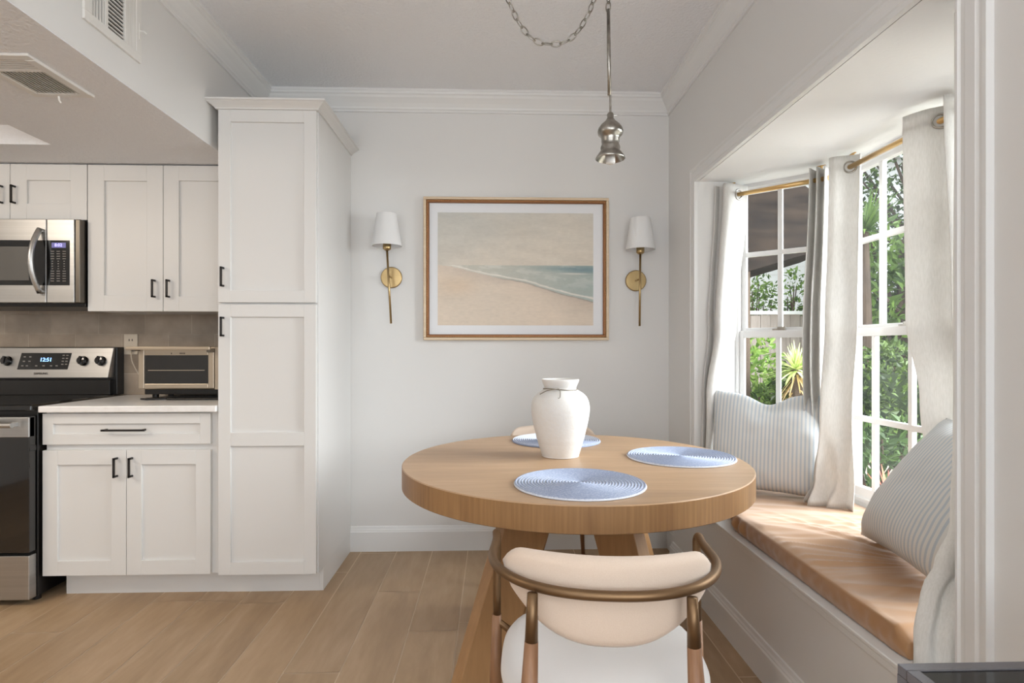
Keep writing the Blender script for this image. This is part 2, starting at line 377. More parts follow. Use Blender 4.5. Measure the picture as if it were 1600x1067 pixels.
# bay: walls under the windows, jamb returns, ceiling, sill base
P = [(1.26, 2.99), (1.63, 2.66), (1.63, 1.57), (1.26, 1.24)]
def strip(name, p0, p1, t, z0, z1, m):
    p0, p1 = Vector(p0), Vector(p1); d = (p1-p0).normalized(); n = Vector((d.y, -d.x))*-1
    return MB().prism([tuple(p0), tuple(p1), tuple(p1+n*t), tuple(p0+n*t)], z0, z1)
poly_c = [(XR+0.004, YF), (1.26, YF+0.07), (1.30, 3.08), (1.75, 2.66), (1.75, 1.56), (1.30, 1.16), (1.26, YN), (XR+0.004, YN)]
struct(MB().prism(poly_c, ZO-0.003, ZO+0.10).build('ceiling_bay', M['ceilbay']))
struct(MB().prism(poly_c, 0.0, ZB-0.03).build('floor_bay', M['wall']))
b = MB(); b.prism([(XR+0.005, YF), (1.262, YF+0.07), (1.262, YF+0.15), (XR+0.005, YF+0.10)], 0.36, ZO)
b.prism([(XR+0.005, YN), (XR+0.005, YN-0.10), (1.262, YN-0.12), (1.262, YN)], 0.36, ZO)
struct(b.build('wall_bay_jambs', M['trim']))
b = MB()
for p0, p1 in zip(P, P[1:]):
    p0, p1 = Vector(p0), Vector(p1); d = (p1-p0).normalized(); n = Vector((-d.y, d.x)); o = 0.10
    b.prism([tuple(p0-d*0.0), tuple(p1), tuple(p1+n*o+d*0.03), tuple(p0+n*o-d*0.03)], -0.2, 0.50)
struct(b.build('wall_bay', M['wall']))

# windows: double-hung sashes with grids
def window(name, p0, p1, bars, latch_u):
    p0, p1 = Vector(p0), Vector(p1); d = (p1-p0).normalized(); n = Vector((-d.y, d.x)); Lw = (p1-p0).length
    X = Matrix(((d.x, n.x, 0, p0.x), (d.y, n.y, 0, p0.y), (0, 0, 1, 0), (0, 0, 0, 1)))
    r = bpy.data.objects.new(name, None); C.objects.link(r); r.location = (*((p0+p1)/2), 0.5); r['kind'] = 'structure'
    def fb(): b = MB(); b.X = X; return b
    z0, z1, f = 0.50, ZO, 0.028
    b = fb(); b.box(0, f, 0, 0.09, z0, z1); b.box(Lw-f, Lw, 0, 0.09, z0, z1); b.box(f, Lw-f, 0, 0.09, z1-0.022, z1); b.box(f, Lw-f, -0.0, 0.09, z0, z0+0.02)
    b.build('window_frame', M['white'], r, bevel=0.002)
    def sash(v0, za, zb, rail_t, rail_b, hm, sname):
        b = fb(); s = 0.024; u0, u1 = f, Lw-f
        b.box(u0, u0+s, v0, v0+0.03, za, zb); b.box(u1-s, u1, v0, v0+0.03, za, zb)
        b.box(u0+s, u1-s, v0, v0+0.03, za, za+rail_b); b.box(u0+s, u1-s, v0, v0+0.03, zb-rail_t, zb)
        for u in bars:
            b.box(u-0.011, u+0.011, v0+0.003, v0+0.024, za+rail_b, zb-rail_t)
        b.box(u0+s, u1-s, v0+0.0015, v0+0.0255, hm-0.012, hm+0.012)
        o = b.build(sname, M['white'], r, bevel=0.0015)
        g = fb(); g.box(u0+s*0.5, u1-s*0.5, v0+0.012, v0+0.016, za+rail_b*0.5, zb-rail_t*0.5); g.build('glass_pane', M['glass'], o)
    sash(0.045, 1.262, z1-0.02, 0.022, 0.026, 1.672, 'upper_sash')
    sash(0.012, z0+0.018, 1.272, 0.036, 0.045, 0.868, 'lower_sash')
    b = fb(); b.box(latch_u-0.03, latch_u+0.03, 0.015, 0.04, 1.272, 1.280); b.box(latch_u-0.008, latch_u+0.03, 0.018, 0.034, 1.280, 1.290)
    b.build('sash_latch', M['nickel'], r)
    return r
window('window_1', P[0], P[1], (0.218,), 0.22)
window('window_2', P[1], P[2], (0.215, 0.435, 0.655, 0.875), 0.40)
window('window_3', P[2], P[3], (0.25,), 0.25)

# tiled splashback
def tilemat():
    m = bpy.data.materials.new('taupe_subway_tile'); m.use_nodes = True; nt = m.node_tree; p = nt.nodes['Principled BSDF']; L = nt.links.new
    tc = _n(nt, 'ShaderNodeTexCoord'); sp = _n(nt, 'ShaderNodeSeparateXYZ'); cb = _n(nt, 'ShaderNodeCombineXYZ'); L(tc.outputs['Object'], sp.inputs[0])
    ax = _n(nt, 'ShaderNodeMath', operation='ADD'); ax.inputs[1].default_value = 5.013; L(sp.outputs['X'], ax.inputs[0])
    az = _n(nt, 'ShaderNodeMath', operation='ADD'); az.inputs[1].default_value = -1.262+1.13*2; L(sp.outputs['Z'], az.inputs[0])
    L(ax.outputs[0], cb.inputs['X']); L(az.outputs[0], cb.inputs['Y'])
    br = _n(nt, 'ShaderNodeTexBrick'); br.inputs['Scale'].default_value = 1; br.inputs['Mortar Size'].default_value = 0.0022; br.inputs['Brick Width'].default_value = 0.262
    br.inputs['Row Height'].default_value = 0.113; br.inputs['Mortar Smooth'].default_value = 0.3; br.inputs['Bias'].default_value = 0
    br.inputs['Color1'].default_value = (*s2l('#988979'), 1); br.inputs['Color2'].default_value = (*s2l('#a99a8a'), 1); br.inputs['Mortar'].default_value = (*s2l('#b5a694'), 1)
    L(cb.outputs[0], br.inputs['Vector'])
    ns = _n(nt, 'ShaderNodeTexNoise'); ns.inputs['Scale'].default_value = 9; ns.inputs['Detail'].default_value = 6; L(tc.outputs['Object'], ns.inputs['Vector'])
    mx = _n(nt, 'ShaderNodeMix', data_type='RGBA', blend_type='OVERLAY'); mx.inputs[0].default_value = 0.45
    L(br.outputs['Color'], mx.inputs[6]); L(ns.outputs['Fac'], mx.inputs[7]); L(mx.outputs[2], p.inputs['Base Color']); p.inputs['Roughness'].default_value = 0.22
    b = _n(nt, 'ShaderNodeBump'); b.inputs['Strength'].default_value = 0.6; b.inputs['Distance'].default_value = 0.003; b.invert = True
    L(br.outputs['Fac'], b.inputs['Height'])
    b2 = _n(nt, 'ShaderNodeBump'); b2.inputs['Strength'].default_value = 0.12; b2.inputs['Distance'].default_value = 0.01; L(ns.outputs['Fac'], b2.inputs['Height']); L(b.outputs[0], b2.inputs['Normal'])
    L(b2.outputs[0], p.inputs['Normal']); return m
YT = YB-0.008
struct(MB().box(-3.4, -1.30, YT, YB, 0.60, 1.46).build('wall_backsplash', tilemat()))

# ------------------------------------------------------------------ kitchen cabinets
def shaker(name, parent, x0, x1, z0, z1, yf, panels=None, st=0.057, t=0.02, m=None):
    """door with front at yf; recessed flat panels"""
    b = MB(); z = [z0+st, z1-st]; pans = panels or [(z0+st, z1-st)]
    b.box(x0, x0+st, yf, yf+t, z0, z1); b.box(x1-st, x1, yf, yf+t, z0, z1)
    edges = [z0] + [e for p in pans for e in p] + [z1]
    for i in range(0, len(edges), 2): b.box(x0+st, x1-st, yf, yf+t, edges[i], edges[i+1])
    o = b.build(name, m or M['cab'], parent, bevel=0.0012)
    c = MB()
    for a, e in pans: c.box(x0+st-0.001, x1-st+0.001, yf+0.012, yf+t-0.001, a-0.001, e+0.001)
    c.build('recessed_panel', m or M['cab'], o)
    return o
def pull(parent, x, z, yf, L=0.092, horiz=False):
    b = MB(); h = 0.0045; w = L/2
    if horiz:
        b.box(x-w, x+w, yf-0.030, yf-0.022, z-h, z+h)
        for s_ in (-1, 1): b.box(x+s_*(w-0.012)-h, x+s_*(w-0.012)+h, yf-0.030, yf, z-h, z+h)
    else:
        b.box(x-h, x+h, yf-0.030, yf-0.022, z-w, z+w)
        for s_ in (-1, 1): b.box(x-h, x+h, yf-0.030, yf, z+s_*(w-h)-h, z+s_*(w-h)+h)
    return b.build('handle', M['black'], parent, bevel=0.001)
XT0, XT1, YC = -1.293, -0.83, 2.745
tall = empty('pantry_cabinet', (-1.06, 3.06, 0), 'tall white shaker pantry cabinet with crown top beside the back wall', 'cabinet')
b = MB(); b.box(XT0, XT1, YC+0.021, YB-0.002, 0.115, 2.303); b.box(XT1-0.018, XT1, YC+0.095, YB-0.002, 0.0, 0.115)
b.build('body', M['cab'], tall, bevel=0.001)
MB().box(XT0, XT1-0.018, YC+0.095, YC+0.115, 0, 0.115).build('toe_kick', M['cab'], tall)
d = shaker('door', tall, XT0+0.002, XT1-0.006, 1.397, 2.303, YC); pull(d, XT0+0.027, 1.516, YC)
d = shaker('door', tall, XT0+0.002, XT1-0.006, 0.117, 1.388, YC, [(0.176, 0.722), (0.785, 1.329)]); pull(d, XT0+0.027, 1.283, YC)
cp = [(0,0),(0.008,0),(0.010,0.006),(0.020,0.014),(0.036,0.024),(0.040,0.028),(0.047,0.030),(0.047,0.038),(0,0.038)]
b = MB()
def ring(o, z): return [(XT0-o, YB-0.002, 2.303+z), (XT0-o, YC-o, 2.303+z), (XT1+o, YC-o, 2.303+z), (XT1+o, YB-0.002, 2.303+z)]
R = [[b.v(p) for p in ring(o, z)] for o, z in cp]
for A, B in zip(R, R[1:]+R[:1]):
    for k in range(3): b.b.faces.new((A[k], A[k+1], B[k+1], B[k]))
b.b.faces.new([r_[0] for r_ in R]); b.b.faces.new([r_[3] for r_ in R])
b.box(XT0, XT1, YC, YB-0.002, 2.3035, 2.330)
b.build('crown_moulding', M['cab'], tall)

YD = 2.76; XB0, XB1 = -2.106, -1.334
base = empty('base_cabinet', (-1.71, 3.07, 0), 'white shaker base cabinet with one drawer over two doors between stove and pantry', 'cabinet')
b = MB(); b.box(XB0+0.004, XT0-0.001, YD+0.021, YT-0.002, 0.115, 0.882)
b.build('body', M['cab'], base, bevel=0.001)
MB().box(XB0+0.05, XT0-0.001, YC+0.098, YC+0.115, 0, 0.115).build('toe_kick', M['cab'], base)
d = shaker('drawer', base, XB0, XB1, 0.731, 0.876, YD, st=0.048); pull(d, -1.722, 0.800, YD, 0.20, True)
d = shaker('door', base, XB0, -1.7235, 0.117, 0.704, YD, st=0.068); pull(d, -1.7235-0.040, 0.625, YD)
d = shaker('door', base, -1.7205, XB1, 0.117, 0.704, YD, st=0.068); pull(d, -1.7205+0.026, 0.625, YD)
tag(stand(MB().box(-2.104, XT0-0.002, 2.730, YT-0.001, 0.884, 0.914).build('countertop', M['quartz'], bevel=0.004), (-1.7, 3.06, 0.884)), 'white speckled quartz countertop slab under the toaster oven', 'countertop')

YU = 3.035
up = empty('wall_cabinet', (-1.70, 3.2, 1.37), 'white two-door wall cabinet above the toaster oven', 'cabinet')
MB().box(-2.088, -1.31, YU+0.021, YT-0.001, 1.375, ZK-0.004).build('body', M['cab'], up, bevel=0.001)
d = shaker('door', up, -2.088, -1.7085, 1.372, 2.127, YU, st=0.082); pull(d, -1.7085-0.040, 1.489, YU)
d = shaker('door', up, -1.7055, -1.312, 1.372, 2.127, YU, st=0.078); pull(d, -1.7055+0.030, 1.489, YU)
up2 = empty('wall_cabinet', (-2.48, 3.2, 1.84), 'short white wall cabinet mounted above the microwave', 'cabinet')
MB().box(-2.862, -2.092, YU+0.021, YT-0.001, 1.845, ZK-0.004).build('body', M['cab'], up2, bevel=0.001)
d = shaker('door', up2, -2.476, -2.093, 1.842, 2.127, YU, st=0.082); pull(d, -2.476+0.024, 1.968, YU)
d = shaker('door', up2, -2.862, -2.479, 1.842, 2.127, YU, st=0.082); pull(d, -2.479-0.036, 1.968, YU)

# microwave
mw = empty('microwave', (-2.48, 3.18, 1.41), 'stainless over-range microwave with curved vertical handle and black keypad', 'microwave')
YM = 2.990; mx0, mx1, mz0, mz1 = -2.858, -2.096, 1.412, 1.836
MB().box(mx0, mx1-0.002, YM+0.045, YT-0.001, mz0-0.018, mz1).build('body', M['blackmatte'], mw, bevel=0.002)
b = MB(); b.box(mx0, -2.263, YM, YM+0.044, mz0, mz1); dr = b.build('door', M['steel'], mw, bevel=0.003)
MB().box(mx0+0.05, -2.265, YM-0.002, YM+0.004, 1.500, 1.728).build('door_glass', M['blackglass'], dr, bevel=0.001)
MB().box(mx0+0.12, -2.345, YM-0.0035, YM+0.001, 1.525, 1.695).build('window_screen', mat('microwave_mesh', s2l('#5d5b57'), 0.3), dr)
b = MB(); pts = []
for i in range(17):
    t = -1+i/8; pts.append((-2.285-0.006*(1-t*t), YM-0.012-0.050*(1-t*t), 1.622+t*0.160))
b.tube(pts, 0.013, 12); b.tube([(-2.285, YM-0.012, 1.775), (-2.285, YM+0.004, 1.775)], 0.012); b.tube([(-2.285, YM-0.012, 1.469), (-2.285, YM+0.004, 1.469)], 0.012)
b.build('handle', M['steel'], dr, smooth=True)
cpn = MB().box(-2.260, mx1-0.028, YM, YM+0.044, mz0, mz1).build('control_panel', M['steel'], mw, bevel=0.003)
MB().box(-2.2595, -2.146, YM-0.002, YM+0.003, 1.500, 1.728).build('keypad', M['blackglass'], cpn, bevel=0.001)
MB().box(mx1-0.026, mx1, YM+0.002, YM+0.046, mz0, mz1).build('side_trim', M['steeld'], mw, bevel=0.004)
MB().box(-2.234, -2.164, YM-0.003, YM-0.001, 1.690, 1.716).build('display', M['ledbg'], cpn)
text('clock_digits', '8:02', 0.022, (-2.199, YM-0.0045, 1.703), M['ledp'], cpn)
b = MB()
for i in range(3):
    for j in range(13):
        w_ = 0.008 if j not in (4,5,6,7) else 0.0035
        x = -2.230+i*0.029; z = 1.672-j*0.0125; b.box(x-w_, x+w_, YM-0.003, YM-0.0022, z-0.0016, z+0.0016)
b.build('key_legend', M['mark'], cpn)

# range
rg = empty('kitchen_range', (-2.50, 3.02, 0), 'stainless electric range with black glass oven door', 'stove')
RX0, RX1, RF = -2.880, -2.118, 2.705
MB().box(RX0, RX1, RF+0.045, 3.32, 0.03, 0.895).build('body', M['blackmatte'], rg, bevel=0.003)
for x in (RX0+0.04, RX1-0.04):
    for y in (RF+0.09, 3.25): MB().tube([(x, y, 0.0), (x, y, 0.035)], 0.018).build('foot', M['black'], rg)
MB().box(RX0-0.001, RX1+0.001, RF+0.005, 3.30, 0.893, 0.922).build('cooktop', M['blackglass'], rg, bevel=0.006)
od = MB().box(RX0+0.004, RX1-0.004, RF, RF+0.042, 0.245, 0.872).build('oven_door', M['blackglass'], rg, bevel=0.003)
MB().box(RX0+0.004, RX1-0.004, RF-0.004, RF+0.03, 0.775, 0.866).build('door_top_panel', M['steel'], od, bevel=0.002)
b = MB(); b.tube([(RX0+0.05, RF-0.045, 0.835), (RX1-0.045, RF-0.045, 0.835)], 0.012, 14)
for x in (RX0+0.07, RX1-0.065): b.box(x-0.012, x+0.012, RF-0.045, RF, 0.826, 0.844)
b.build('oven_handle', M['steel'], od, smooth=False)
MB().box(RX0+0.004, RX1-0.004, RF-0.002, RF+0.042, 0.030, 0.232).build('storage_drawer', M['steel'], rg, bevel=0.003)
# backguard with slanted control fascia
b = MB(); b.prism([(3.315, 0.92), (3.376, 0.92), (3.376, 1.188), (3.315, 1.188)], RX0, RX1)
for v_ in b.b.verts: v_.co = Vector((v_.co.z, v_.co.x, v_.co.y))
b.build('backguard', M['blackmatte'], rg, bevel=0.003)
MB().box(RX0+0.004, RX1-0.022, 3.285, 3.318, 0.922, 1.005).build('vent_riser', M['blackmatte'], rg, bevel=0.002)
def slant(p): # (u = x, w = height along fascia 0..1, out)
    x, w, o = p; return (x, 3.262+0.035*w-o, 1.018+0.165*w-0.0*o)
b = MB()
b.hexa([(RX0+0.006,3.262,1.018),(RX1-0.018,3.262,1.018),(RX0+0.006,3.314,1.018),(RX1-0.018,3.314,1.018),(RX0+0.006,3.297,1.184),(RX1-0.008,3.297,1.184),(RX0+0.006,3.314,1.184),(RX1-0.008,3.314,1.184)])
fa = b.build('control_fascia', M['steel'], rg, bevel=0.002)
def onf(x, w, o=0): return Vector(slant((x, w, o)))
b = MB(); b.hexa([onf(-2.632,.28,.002),onf(-2.360,.28,.002),onf(-2.632,.28,-.004),onf(-2.360,.28,-.004),onf(-2.622,.83,.002),onf(-2.350,.83,.002),onf(-2.622,.83,-.004),onf(-2.350,.83,-.004)])
b.build('display_panel', M['blackglass'], fa)
text('clock_digits', '12:51', 0.030, onf(-2.483,.60,.004), M['led'], fa, rot=(PI/2-0.2,0,0))
b = MB()
for i,(x,w) in enumerate([(-2.60,.7),(-2.57,.7),(-2.60,.55),(-2.57,.55),(-2.605,.4),(-2.58,.4),(-2.53,.4),(-2.49,.4),(-2.45,.4),(-2.42,.4),(-2.39,.75),(-2.39,.65),(-2.39,.55),(-2.39,.45),(-2.37,.75),(-2.37,.65),(-2.37,.55),(-2.37,.45)]):
    p = onf(x, w, .004); b.box(p.x-.006, p.x+.006, p.y-.0005, p.y+.001, p.z-.003, p.z+.003)
b.build('key_legend', M['mark'], fa)
text('brand_lettering', 'SAMSUNG', 0.017, onf(-2.50,.14,.002), M['markd'], fa, rot=(PI/2-0.2,0,0))
for x in (-2.790, -2.690, -2.280, -2.183):
    b = MB(); c = onf(x, .56, .0)
    b.X = Matrix.Translation(c) @ Matrix.Rotation(-0.2, 4, 'X') @ Matrix.Rotation(PI/2, 4, 'X')
    b.lathe([(0,0),(0.027,0),(0.027,0.006),(0.023,0.012),(0.021,0.028),(0.0,0.030)], n=32); b.box(-0.006, 0.006, -0.022, 0.022, 0.02, 0.036)
    b.build('burner_knob', M['blackglass'], fa, smooth=False, bevel=0.001)

# toaster oven
to = empty('toaster_oven', (-1.67, 3.22, 0.914), 'champagne steel toaster oven with long bar handle on the white counter', 'toaster oven')
TX0, TX1, TY = -1.872, -1.405, 3.10
MB().box(TX0+0.01, TX1, TY+0.022, YT-0.012, 0.962, 1.190).build('body', M['champ'], to, bevel=0.008)
MB().box(TX0+0.014, TX1-0.004, TY+0.03, YT-0.02, 0.935, 0.964).build('crumb_tray_housing', M['blackmatte'], to, bevel=0.004)
for x in (TX0+0.05, TX1-0.05):
    for y in (TY+0.07, YT-0.06): MB().tube([(x, y, 0.9145), (x, y, 0.937)], 0.016).build('foot', M['black'], to)
fr = MB(); x0, x1, z0, z1 = TX0, TX1-0.075, 0.968, 1.178
fr.box(x0, x0+0.030, TY, TY+0.02, z0, z1); fr.box(x1-0.030, x1, TY, TY+0.02, z0, z1); fr.box(x0+0.030, x1-0.030, TY, TY+0.02, z0, z0+0.026); fr.box(x0+0.030, x1-0.030, TY, TY+0.02, z1-0.034, z1)
td = fr.build('door', M['champ'], to, bevel=0.003)
MB().box(x0+0.028, x1-0.028, TY+0.006, TY+0.010, z0+0.024, z1-0.032).build('door_glass', M['ovenglass'], td)
MB().box(x0+0.05, x1-0.05, TY-0.001, TY+0.008, 1.063, 1.0665).build('wire_rack', M['champ'], to)
b = MB(); b.box(x0-0.035, x1+0.005, TY-0.055, TY-0.040, 1.172, 1.190)
b.build('bar_handle', M['champ'], td, bevel=0.004)
MB().box(x0-0.005, x0+0.010, TY-0.05, TY+0.01, 1.166, 1.180).build('handle_bracket', M['steeld'], td, bevel=0.003); MB().box(x1-0.015, x1+0.002, TY-0.05, TY+0.01, 1.160, 1.180).build('handle_bracket', M['steeld'], td, bevel=0.003)
b = MB()
for x in (-1.700, -1.655, -1.648, -1.640, -1.632): b.box(x-0.0022, x+0.0022, TY-0.0012, TY+0.001, 1.150, 1.158)
b.build('small_marks', M['markd'], td)
MB().box(TX1-0.073, TX1-0.002, TY+0.004, TY+0.022, 0.962, 1.188).build('control_strip', M['champ'], to, bevel=0.002)
for z in (1.13, 1.07, 1.01):
    b = MB(); b.lathe([(0,0),(0.015,0),(0.014,-0.018),(0,-0.019)], (TX1-0.036, TY+0.005, z), 24, 'Y'); b.build('knob', M['champ'], to, smooth=False, bevel=0.001)
tag(stand(MB().prism([(-1.83,3.045),(-1.79,3.02),(-1.75,3.03),(-1.70,3.05),(-1.68,3.02),(-1.42,3.02),(-1.42,3.10),(-1.80,3.10)], 0.9146, 0.9226).build('dark_sheet', M['blackmatte'], bevel=0.002), (-1.6,3.06,0.9146)), 'flat black tray lying on the counter under the toaster oven', 'sheet')  # thin black outline on the counter, identity unsettled
# outlet behind the toaster oven with a cord
ou = empty('wall_outlet', (-2.081, YT, 1.20), 'almond wall outlet on the taupe tile behind the toaster oven', 'outlet')
MB().box(-2.117, -2.041, YT-0.006, YT-0.0005, 1.145, 1.262).build('cover_plate', M['outlet'], ou, bevel=0.002)
for z in (1.180, 1.228):
    b = MB(); b.box(-2.089, -2.085, YT-0.0068, YT-0.0055, z-0.006, z+0.006); b.box(-2.072, -2.068, YT-0.0068, YT-0.0055, z-0.006, z+0.006); b.build('socket', M['dark'], ou)
cb_ = catmull([(-2.075, YT-0.012, 1.180), (-2.05, YT-0.035, 1.10), (-2.00, YT-0.03, 1.0), (-1.96, YT-0.04, 0.925), (-1.84, 3.30, 0.921)], 8)
b = MB(); b.tube(cb_, 0.0035, 8); b.box(-2.090, -2.064, YT-0.03, YT-0.0068, 1.168, 1.192); b.build('power_cord', M['outlet'], to, smooth=False)

# vents
vt = empty('wall_vent', (XS, 2.05, 2.39), 'white louvered air register on the bright soffit face', 'vent')
vy0, vy1, vz0, vz1 = 1.904, 2.206, 2.250, 2.530
b = MB(); b.box(XS+0.0005, XS+0.010, vy0, vy1, vz0, vz0+0.032); b.box(XS+0.0005, XS+0.010, vy0, vy1, vz1-0.032, vz1)
for y, w in ((vy0, .038), (2.004, .016), (2.109, .013), (vy1-.030, .030)): b.box(XS+0.0005, XS+0.010, y, y+w, vz0+0.032, vz1-0.032)
b.build('frame', M['vent'], vt, bevel=0.0015)
MB().box(XS+0.0002, XS+0.0012, vy0+0.02, vy1-0.02, vz0+0.02, vz1-0.02).build('backing', M['dark'], vt)
b = MB()
for i in range(15):
    z = vz0+0.040+i*0.0145; b.box(XS+.002, XS+.008, 2.0195, 2.1095, z, z+.0045)
for k in range(4): y = 1.9495+k*0.0148; b.box(XS+.002, XS+.008, y, y+0.006, vz0+.032, vz1-.032)
for k in range(4): y = 2.1225+k*0.0134; b.box(XS+.002, XS+.008, y, y+0.0122, vz0+.032, vz1-.032)
b.build('louvers', M['vent'], vt)
b = MB(); b.tube([(XS+.010, vy1-.013, 2.365), (XS+.026, vy1-.012, 2.365), (XS+.032, vy1-.006, 2.358)], 0.003, 8); b.box(XS+.010, XS+.0115, vy1-.0145, vy1-.0115, 2.335, 2.395); b.build('damper_lever', M['vent'], vt)
vc = empty('ceiling_vent', (-1.61, 2.06, ZK), 'white louvered register on the lower kitchen ceiling', 'vent')
cx0, cx1, cy0, cy1 = -1.72, -1.50, 1.905, 2.220
b = MB(); b.box(cx0, cx1, cy0, cy0+0.03, ZK-0.010, ZK-0.0005); b.box(cx0, cx1, cy1-0.03, cy1, ZK-0.010, ZK-0.0005)
b.box(cx1-0.032, cx1, cy0+.03, cy1-.03, ZK-0.012, ZK-0.0005); b.box(cx0, cx0+0.03, cy0+.03, cy1-.03, ZK-0.010, ZK-0.0005); b.box(cx0+.03, cx1-.03, 2.005, 2.020, ZK-.010, ZK-.0005)
b.build('frame', M['vent'], vc, bevel=0.002)
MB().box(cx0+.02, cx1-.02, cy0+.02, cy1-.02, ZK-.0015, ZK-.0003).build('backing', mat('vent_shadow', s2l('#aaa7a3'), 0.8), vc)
b = MB()
for k in range(12):
    x = cx0+0.032+k*0.0128
    b.hexa([(x,2.02,ZK-.002),(x+.003,2.02,ZK-.002),(x,cy1-.03,ZK-.002),(x+.003,cy1-.03,ZK-.002),(x+.006,2.02,ZK-.009),(x+.009,2.02,ZK-.009),(x+.006,cy1-.03,ZK-.009),(x+.009,cy1-.03,ZK-.009)][4:]+[(x,2.02,ZK-.002),(x+.003,2.02,ZK-.002),(x,cy1-.03,ZK-.002),(x+.003,cy1-.03,ZK-.002)])
for k in range(5): y = cy0+.034+k*.014; b.box(cx0+.03, cx1-.03, y, y+.009, ZK-.009, ZK-.004)
b.build('louvers', M['vent'], vc)
b = MB(); b.tube([(-1.625, cy1-.012, ZK-.010), (-1.625, cy1-.010, ZK-.024), (-1.620, cy1-.006, ZK-.034)], 0.0035, 8); b.build('damper_lever', M['vent'], vc)

# ------------------------------------------------------------------ framed picture
pc = empty('framed_picture', (0.135, YB, 1.23), 'framed beach and sea print in beaded pale wood frame between the brass sconces', 'picture')
px0, px1, pz0, pz1 = -0.407, 0.677, 1.228, 2.062
def frame_ring(b, o0, o1, ya, yb):
    b.box(px0+o0, px1-o0, ya, yb, pz0+o0, pz0+o1); b.box(px0+o0, px1-o0, ya, yb, pz1-o1, pz1-o0)
    b.box(px0+o0, px0+o1, ya, yb, pz0+o1, pz1-o1); b.box(px1-o1, px1-o0, ya, yb, pz0+o1, pz1-o1)
b = MB(); frame_ring(b, 0, 0.016, YB-0.032, YB-0.001); b.build('outer_frame', M['framew'], pc, bevel=0.004)
b = MB(); frame_ring(b, 0.0162, 0.034, YB-0.024, YB-0.002); fo = b.build('inner_frame', M['bead'], pc, bevel=0.002)
b = MB(); s_ = 0.0095
def bead(x, z):
    r = 0.0042; c = b.v((x, YB-0.024-r*1.2, z)); k = [b.v((x+r*a, YB-0.0235, z+r*e)) for a, e in ((1,0),(.7,.7),(0,1),(-.7,.7),(-1,0),(-.7,-.7),(0,-1),(.7,-.7))]
    for i in range(8): b.b.faces.new((c, k[i], k[(i+1)%8]))
for o in (0.021,):
    n_ = int((px1-px0-2*o)/s_)
    for i in range(n_+1):
        x = px0+o+i*(px1-px0-2*o)/n_; bead(x, pz0+o); bead(x, pz1-o)
    n_ = int((pz1-pz0-2*o)/s_)
    for i in range(1, n_):
        z = pz0+o+i*(pz1-pz0-2*o)/n_; bead(px0+o, z); bead(px1-o, z)
b.build('bead_row', mat('gold_bead', s2l('#b98a5a'), 0.35, 0.7), fo, smooth=True)
MB().box(px0+0.03, px1-0.03, YB-0.012, YB-0.004, pz0+0.03, pz1-0.03).build('mat_board', M['matboard'], pc)
# print: colours of the artwork itself, per vertex
ix0, ix1, iz0, iz1 = px0+0.082, px1-0.090, pz0+0.087, pz1-0.088
NU, NV = 300, 210
me = bpy.data.meshes.new('art_print'); bm = bmesh.new()
V = [[bm.verts.new((ix0+(ix1-ix0)*i/(NU-1)-pc.location.x, YB-0.0128-pc.location.y, iz0+(iz1-iz0)*j/(NV-1)-pc.location.z)) for j in range(NV)] for i in range(NU)]
for i in range(NU-1):
    for j in range(NV-1): bm.faces.new((V[i][j], V[i+1][j], V[i+1][j+1], V[i][j+1]))
bm.to_mesh(me); bm.free()
ca = me.color_attributes.new('art', 'FLOAT_COLOR', 'POINT')
def lerp(a, b_, t): t = max(0, min(1, t)); return tuple(p+(q_-p)*t for p, q_ in zip(a, b_))
cG = lambda h: s2l(h)
A1, A2, A3 = cG('#c3c2bb'), cG('#d5ccbe'), cG('#c3bcae'); SEA, SEAL, SEAD = cG('#a6b2ad'), cG('#c3c1b5'), cG('#6d8b93')
SD1, SD2, SD3 = cG('#d8cab9'), cG('#dfcfbd'), cG('#cabcae'); FO = cG('#e9e3da'); DK = cG('#97897e')
